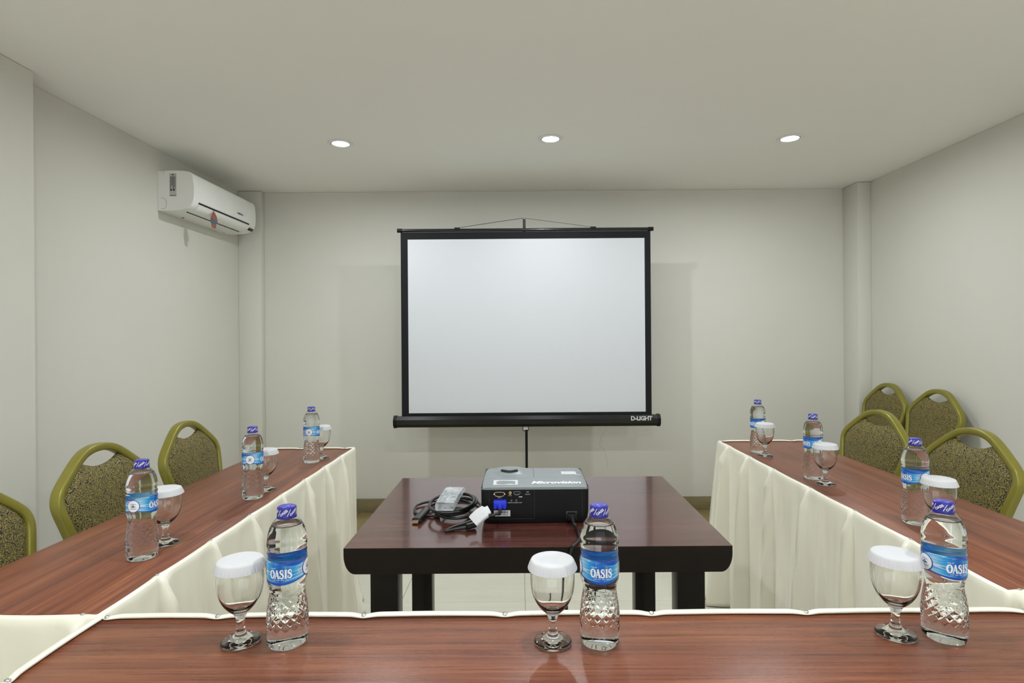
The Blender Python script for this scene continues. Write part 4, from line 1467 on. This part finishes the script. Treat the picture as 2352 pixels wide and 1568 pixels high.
    bl = box('barcode_label', (-0.0925, yr, 0.0300), (0.046, 0.0008, 0.0165), M['paper'], e)
    bm = bmesh.new()
    rnd = random.Random(4)
    x = -0.1065
    while x < -0.0760:
        w = rnd.choice((0.0004, 0.0007, 0.001))
        bm_box(bm, (x, yr - 0.0006, 0.0330), (w, 0.0003, 0.0060)); x += w + rnd.choice((0.0005, 0.0008))
    bm_box(bm, (-0.0915, yr - 0.0006, 0.0262), (0.034, 0.0003, 0.0012))
    obj_bm('barcode', bm, M['print_dark'], bl)
    # vent holes on the left side
    for k in range(5): box('vent_slot', (-hw - 0.0004, 0.035 + 0.03 * k, 0.045), (0.002, 0.018, 0.003), M['print_grey'], e)
    inl = box('power_inlet', (0.102, -0.0008, 0.023), (0.032, 0.003, 0.024), M['black_gloss'], e, 0.001)
    return e, Vector((cx, y0, TZ))
proj, PO = projector()

# ------------------------------------------------------------------ cables and remote
# VGA cable
vg = empty('vga_cable', (PO.x - 0.0995, PO.y - 0.03, TZ), 0, 'blue-plugged VGA cable with white taped sleeve running into the projector', 'cable')
VO = Vector(vg.location)
def vloc(p): return Vector(p) - VO
plug_c = Vector((PO.x - 0.0975, PO.y - 0.014, TZ + 0.0585))
bm = bmesh.new()
bm_box(bm, vloc(plug_c + Vector((0, 0.004, 0))), (0.0370, 0.018, 0.0225), 0.003)
pg_ = smooth_by_angle(obj_bm('plug', bm, M['vga_blue'], vg), 40)
for sx in (-1, 1):
    tube('plug_screw', [vloc(plug_c + Vector((sx * 0.0130, -0.004, -0.005))), vloc(plug_c + Vector((sx * 0.0130, -0.013, -0.005)))], 0.0038, M['vga_blue'], pg_, 12)
tube('plug_boot', [vloc(plug_c + Vector((0, -0.004, -0.004))), vloc(plug_c + Vector((0.001, -0.020, -0.008)))], 0.0058, M['vga_blue'], pg_, 12, scale=lambda t: 1.2 - 0.4 * t)
s0, s1 = on_y(1087, 1198, 1.515), on_y(1122, 1171, 1.528)
ax = (s1 - s0)
tube('cord', [vloc(p) for p in catmull([plug_c + Vector((0.001, -0.018, -0.007)), plug_c + Vector((0.000, -0.032, -0.016)), on_y(1139, 1180, 1.53), on_y(1128, 1184, 1.528), s0 + ax * 0.6], 6)], 0.0038, M['cable'], vg, 10)
wv = (on_y(1096, 1213, 1.500) - on_y(1078, 1185, 1.535)).normalized()
bm = bmesh.new()
secn = rrect(0.012, 0.040, 0.005, 2)
sweep_into(bm, [vloc(s0 + ax * t + Vector((0, 0, 0.004 * math.sin(PI * t)))) for t in (0.0, 0.15, 0.5, 0.8, 0.86, 1.06)], secn, up=tuple(wv), scale=lambda t: 1.0 - 0.28 * (t > 0.7) + 0.05 * math.sin(t * 5))
smooth_by_angle(obj_bm('taped_sleeve', bm, M['paper'], vg), 35)
fe0, fe1 = on_z(1091, 1204, TZ + 0.0105), on_z(1071, 1210, TZ + 0.0095)
tube('ferrite', [vloc(fe1), vloc(fe1 * 0.85 + fe0 * 0.15), vloc(fe0)], 0.0085, M['cable'], vg, 14)
q1 = on_z(1024, 1219, TZ + 0.004)
tube('cord', [vloc(p) for p in catmull([fe1, on_z(1050, 1214, TZ + 0.0055), q1, on_z(1042, 1210, TZ + 0.0045), on_z(1064, 1203, TZ + 0.0045), on_z(1086, 1196, TZ + 0.0045), on_z(1104, 1191, TZ + 0.0045)], 8)], 0.0042, M['cable'], vg, 10)

# HDMI cable coil
c0 = on_z(1046, 1174, TZ)
hc = empty('hdmi_cable', (c0.x, c0.y, TZ), 0, 'coiled black HDMI cable with red-banded plug beside the projector', 'cable')
CR = 0.0042
path = []
pl_tip = on_z(953, 1199, TZ + 0.0075) - Vector((c0.x, c0.y, TZ))
pl_end = on_z(983, 1168, TZ + 0.0090) - Vector((c0.x, c0.y, TZ))
dirp = (pl_tip - pl_end).normalized()
path.append(pl_end + dirp * 0.012); path.append(pl_end); path.append(pl_end - dirp * 0.03 + Vector((0.004, 0, 0.003)))
rnd = random.Random(9)
turns, per = 5, 14
for k in range(turns * per + 1):
    a = 2.6 - 2 * PI * k / per
    lay_ = k / per
    rx = 0.058 + 0.010 * math.sin(lay_ * 2.1 + 0.5); ry = 0.086 + 0.014 * math.sin(lay_ * 1.7 + 1.2)
    ox = 0.010 * math.sin(lay_ * 2.9); oy = 0.012 * math.cos(lay_ * 2.3)
    z = CR + 0.0003 + 0.0062 * min(lay_, 4.4) + 0.001
    path.append(Vector((ox + rx * math.cos(a), oy + ry * math.sin(a), z)))
tube('cord', catmull(path, 5), CR, M['cable'], hc, 10)
# loose loop on the left
def hl(x, y, z): return on_z(x, y, TZ + z) - Vector((c0.x, c0.y, TZ))
tube('cord', catmull([hl(1015, 1150, 0.012), hl(985, 1152, 0.008), hl(958, 1160, 0.0055), hl(952, 1172, 0.0048), hl(962, 1181, 0.0046), hl(985, 1184, 0.0046), hl(1010, 1186, 0.0046)], 8), 0.0036, M['cable'], hc, 10)
pb = tube('plug_body', [pl_end + dirp * 0.006, pl_end + dirp * 0.016, pl_tip - dirp * 0.012], 0.008, M['black_gloss'], hc, section=rrect(0.019, 0.012, 0.004), up=(0, 0, 1), scale=lambda t: 1.05 + 0.3 * t)
tube('red_band', [pl_end + dirp * 0.003, pl_end + dirp * 0.009], 0.008, M['red'], pb, section=rrect(0.0205, 0.0135, 0.004), up=(0, 0, 1))
tube('plug_tip', [pl_tip - dirp * 0.014, pl_tip], 0.006, M['gold_steel'], pb, section=rrect(0.0175, 0.0065, 0.0012), up=(0, 0, 1))

# remote control in its plastic bag, lying on the coil
rn, rf_ = on_z(1023, 1163, TZ + 0.042), on_z(1049, 1125, TZ + 0.046)
rax = (rf_ - rn); rl = 0.118
rdir = Vector((rax.x, rax.y, 0)).normalized()
rmid = rn + rdir * rl * 0.5
re = empty('remote_control', (rmid.x, rmid.y, TZ + 0.0405), math.atan2(rdir.y, rdir.x) - PI / 2, 'dark remote control wrapped in clear plastic on the cable coil', 'remote control')
re.rotation_euler = (math.radians(4), 0, re.rotation_euler.z)
box('body', (0, 0, 0.009), (0.045, rl, 0.017), M['print_dark'], re, 0.004)
for i in range(3):
    for j in range(7):
        box('button', (-0.011 + 0.011 * i, -0.046 + 0.0145 * j, 0.0182), (0.007, 0.006, 0.002), M['print_grey'] if (i + j) % 4 else M['vga_blue'], re, 0.0008)
bg = empty('plastic_bag', re.location, re.rotation_euler.z, 'crinkled clear plastic bag around the remote control', 'plastic bag')
bg.rotation_euler = re.rotation_euler
bm = bmesh.new()
rnd = random.Random(21)
NX, NY = 14, 26
ringv = []
for j in range(NY + 1):
    t_ = j / NY
    y = -rl / 2 - 0.010 + (rl + 0.034) * t_
    flat = 1 - 0.55 * max(0, (t_ - 0.82) / 0.18)
    ring = []
    for (a, b) in rrect(0.054, 0.0235 * flat, 0.005, 3):
        k = rnd.uniform(-0.0012, 0.0012)
        ring.append(bm.verts.new((a + k + 0.004 * max(0, t_ - 0.8) * 5 * (1 if a > 0 else 0.6), y + rnd.uniform(-0.001, 0.001), b + 0.0092 + rnd.uniform(-0.0009, 0.0012) + 0.0 * t_)))
    ringv.append(ring)
m = len(ringv[0])
for a, b in zip(ringv[:-1], ringv[1:]):
    for k in range(m): bm.faces.new((a[k], a[(k + 1) % m], b[(k + 1) % m], b[k]))
bm.faces.new(ringv[0][::-1])
obj_bm('film', bm, M['film'], bg)

# power cord
pc = empty('power_cord', (PO.x + 0.102, PO.y - 0.02, TZ), 0, 'black power cord from the projector hanging over the table front edge', 'cable')
PCO = Vector(pc.location)
def ploc(p): return Vector(p) - PCO
pi = Vector((PO.x + 0.102, PO.y - 0.001, TZ + 0.024))
bm = bmesh.new()
bm_box(bm, ploc(pi + Vector((0, -0.012, 0))), (0.024, 0.020, 0.017), 0.003)
pp = smooth_by_angle(obj_bm('plug', bm, M['black'], pc), 40)
tube('strain_relief', [ploc(pi + Vector((0, -0.02, -0.002))), ploc(pi + Vector((0.002, -0.036, -0.010)))], 0.0065, M['black'], pp, 12, scale=lambda t: 1.1 - 0.35 * t)
edge = on_z(1318, 1252, TZ + 0.006)
e2 = Vector((edge.x - 0.004, PY0 - 0.006, TZ + 0.001))
cordp = [pi + Vector((0.001, -0.03, -0.007)), pi + Vector((0.006, -0.05, -0.017)), on_z(1327, 1222, TZ + 0.0052), on_z(1330, 1237, TZ + 0.0052), edge, e2,
         Vector((e2.x - 0.008, PY0 - 0.008, TZ - 0.03)), Vector((e2.x - 0.014, PY0 - 0.004, TZ - 0.08)), Vector((0.105, PY0 + 0.01, 0.45)), Vector((0.09, PY0 + 0.02, 0.20)), Vector((0.10, PY0 + 0.03, 0.03)),
         Vector((0.13, PY0 + 0.08, 0.006)), Vector((0.20, PY0 + 0.30, 0.006)), Vector((0.10, PY0 + 0.60, 0.006)), Vector((0.12, PY0 + 1.2, 0.006))]
tube('cord', [ploc(p) for p in catmull(cordp, 8)], 0.0042, M['cable'], pc, 10)

# ------------------------------------------------------------------ small marks
cr = [on_y(x, y, BY - 0.0002) for x, y in ((1394, 981), (1390, 990), (1383, 1001), (1379, 1013), (1378, 1024), (1384, 1029), (1389, 1034), (1392, 1048), (1395, 1062), (1394, 1074))]
bm = bmesh.new()
sweep_into(bm, [p + Vector((random.uniform(-.002, .002), 0, 0)) for p in catmull(cr, 3)], circ(0.0006, 5))
obj_bm('crack', bm, M['print_grey'], wall_back)
lt = on_z(155, 1416, TZ)
ln = empty('lint_thread', lt, 0, 'tiny white curl of thread lying on the left table near the corner', 'thread')
tube('strand', catmull([Vector((-0.006, 0.004, 0.0012)), Vector((0.0, 0.003, 0.0012)), Vector((0.004, 0.0, 0.002)), Vector((0.001, -0.004, 0.0012)), Vector((0.003, -0.008, 0.0012))], 5), 0.0007, M['paper'], ln, 6)
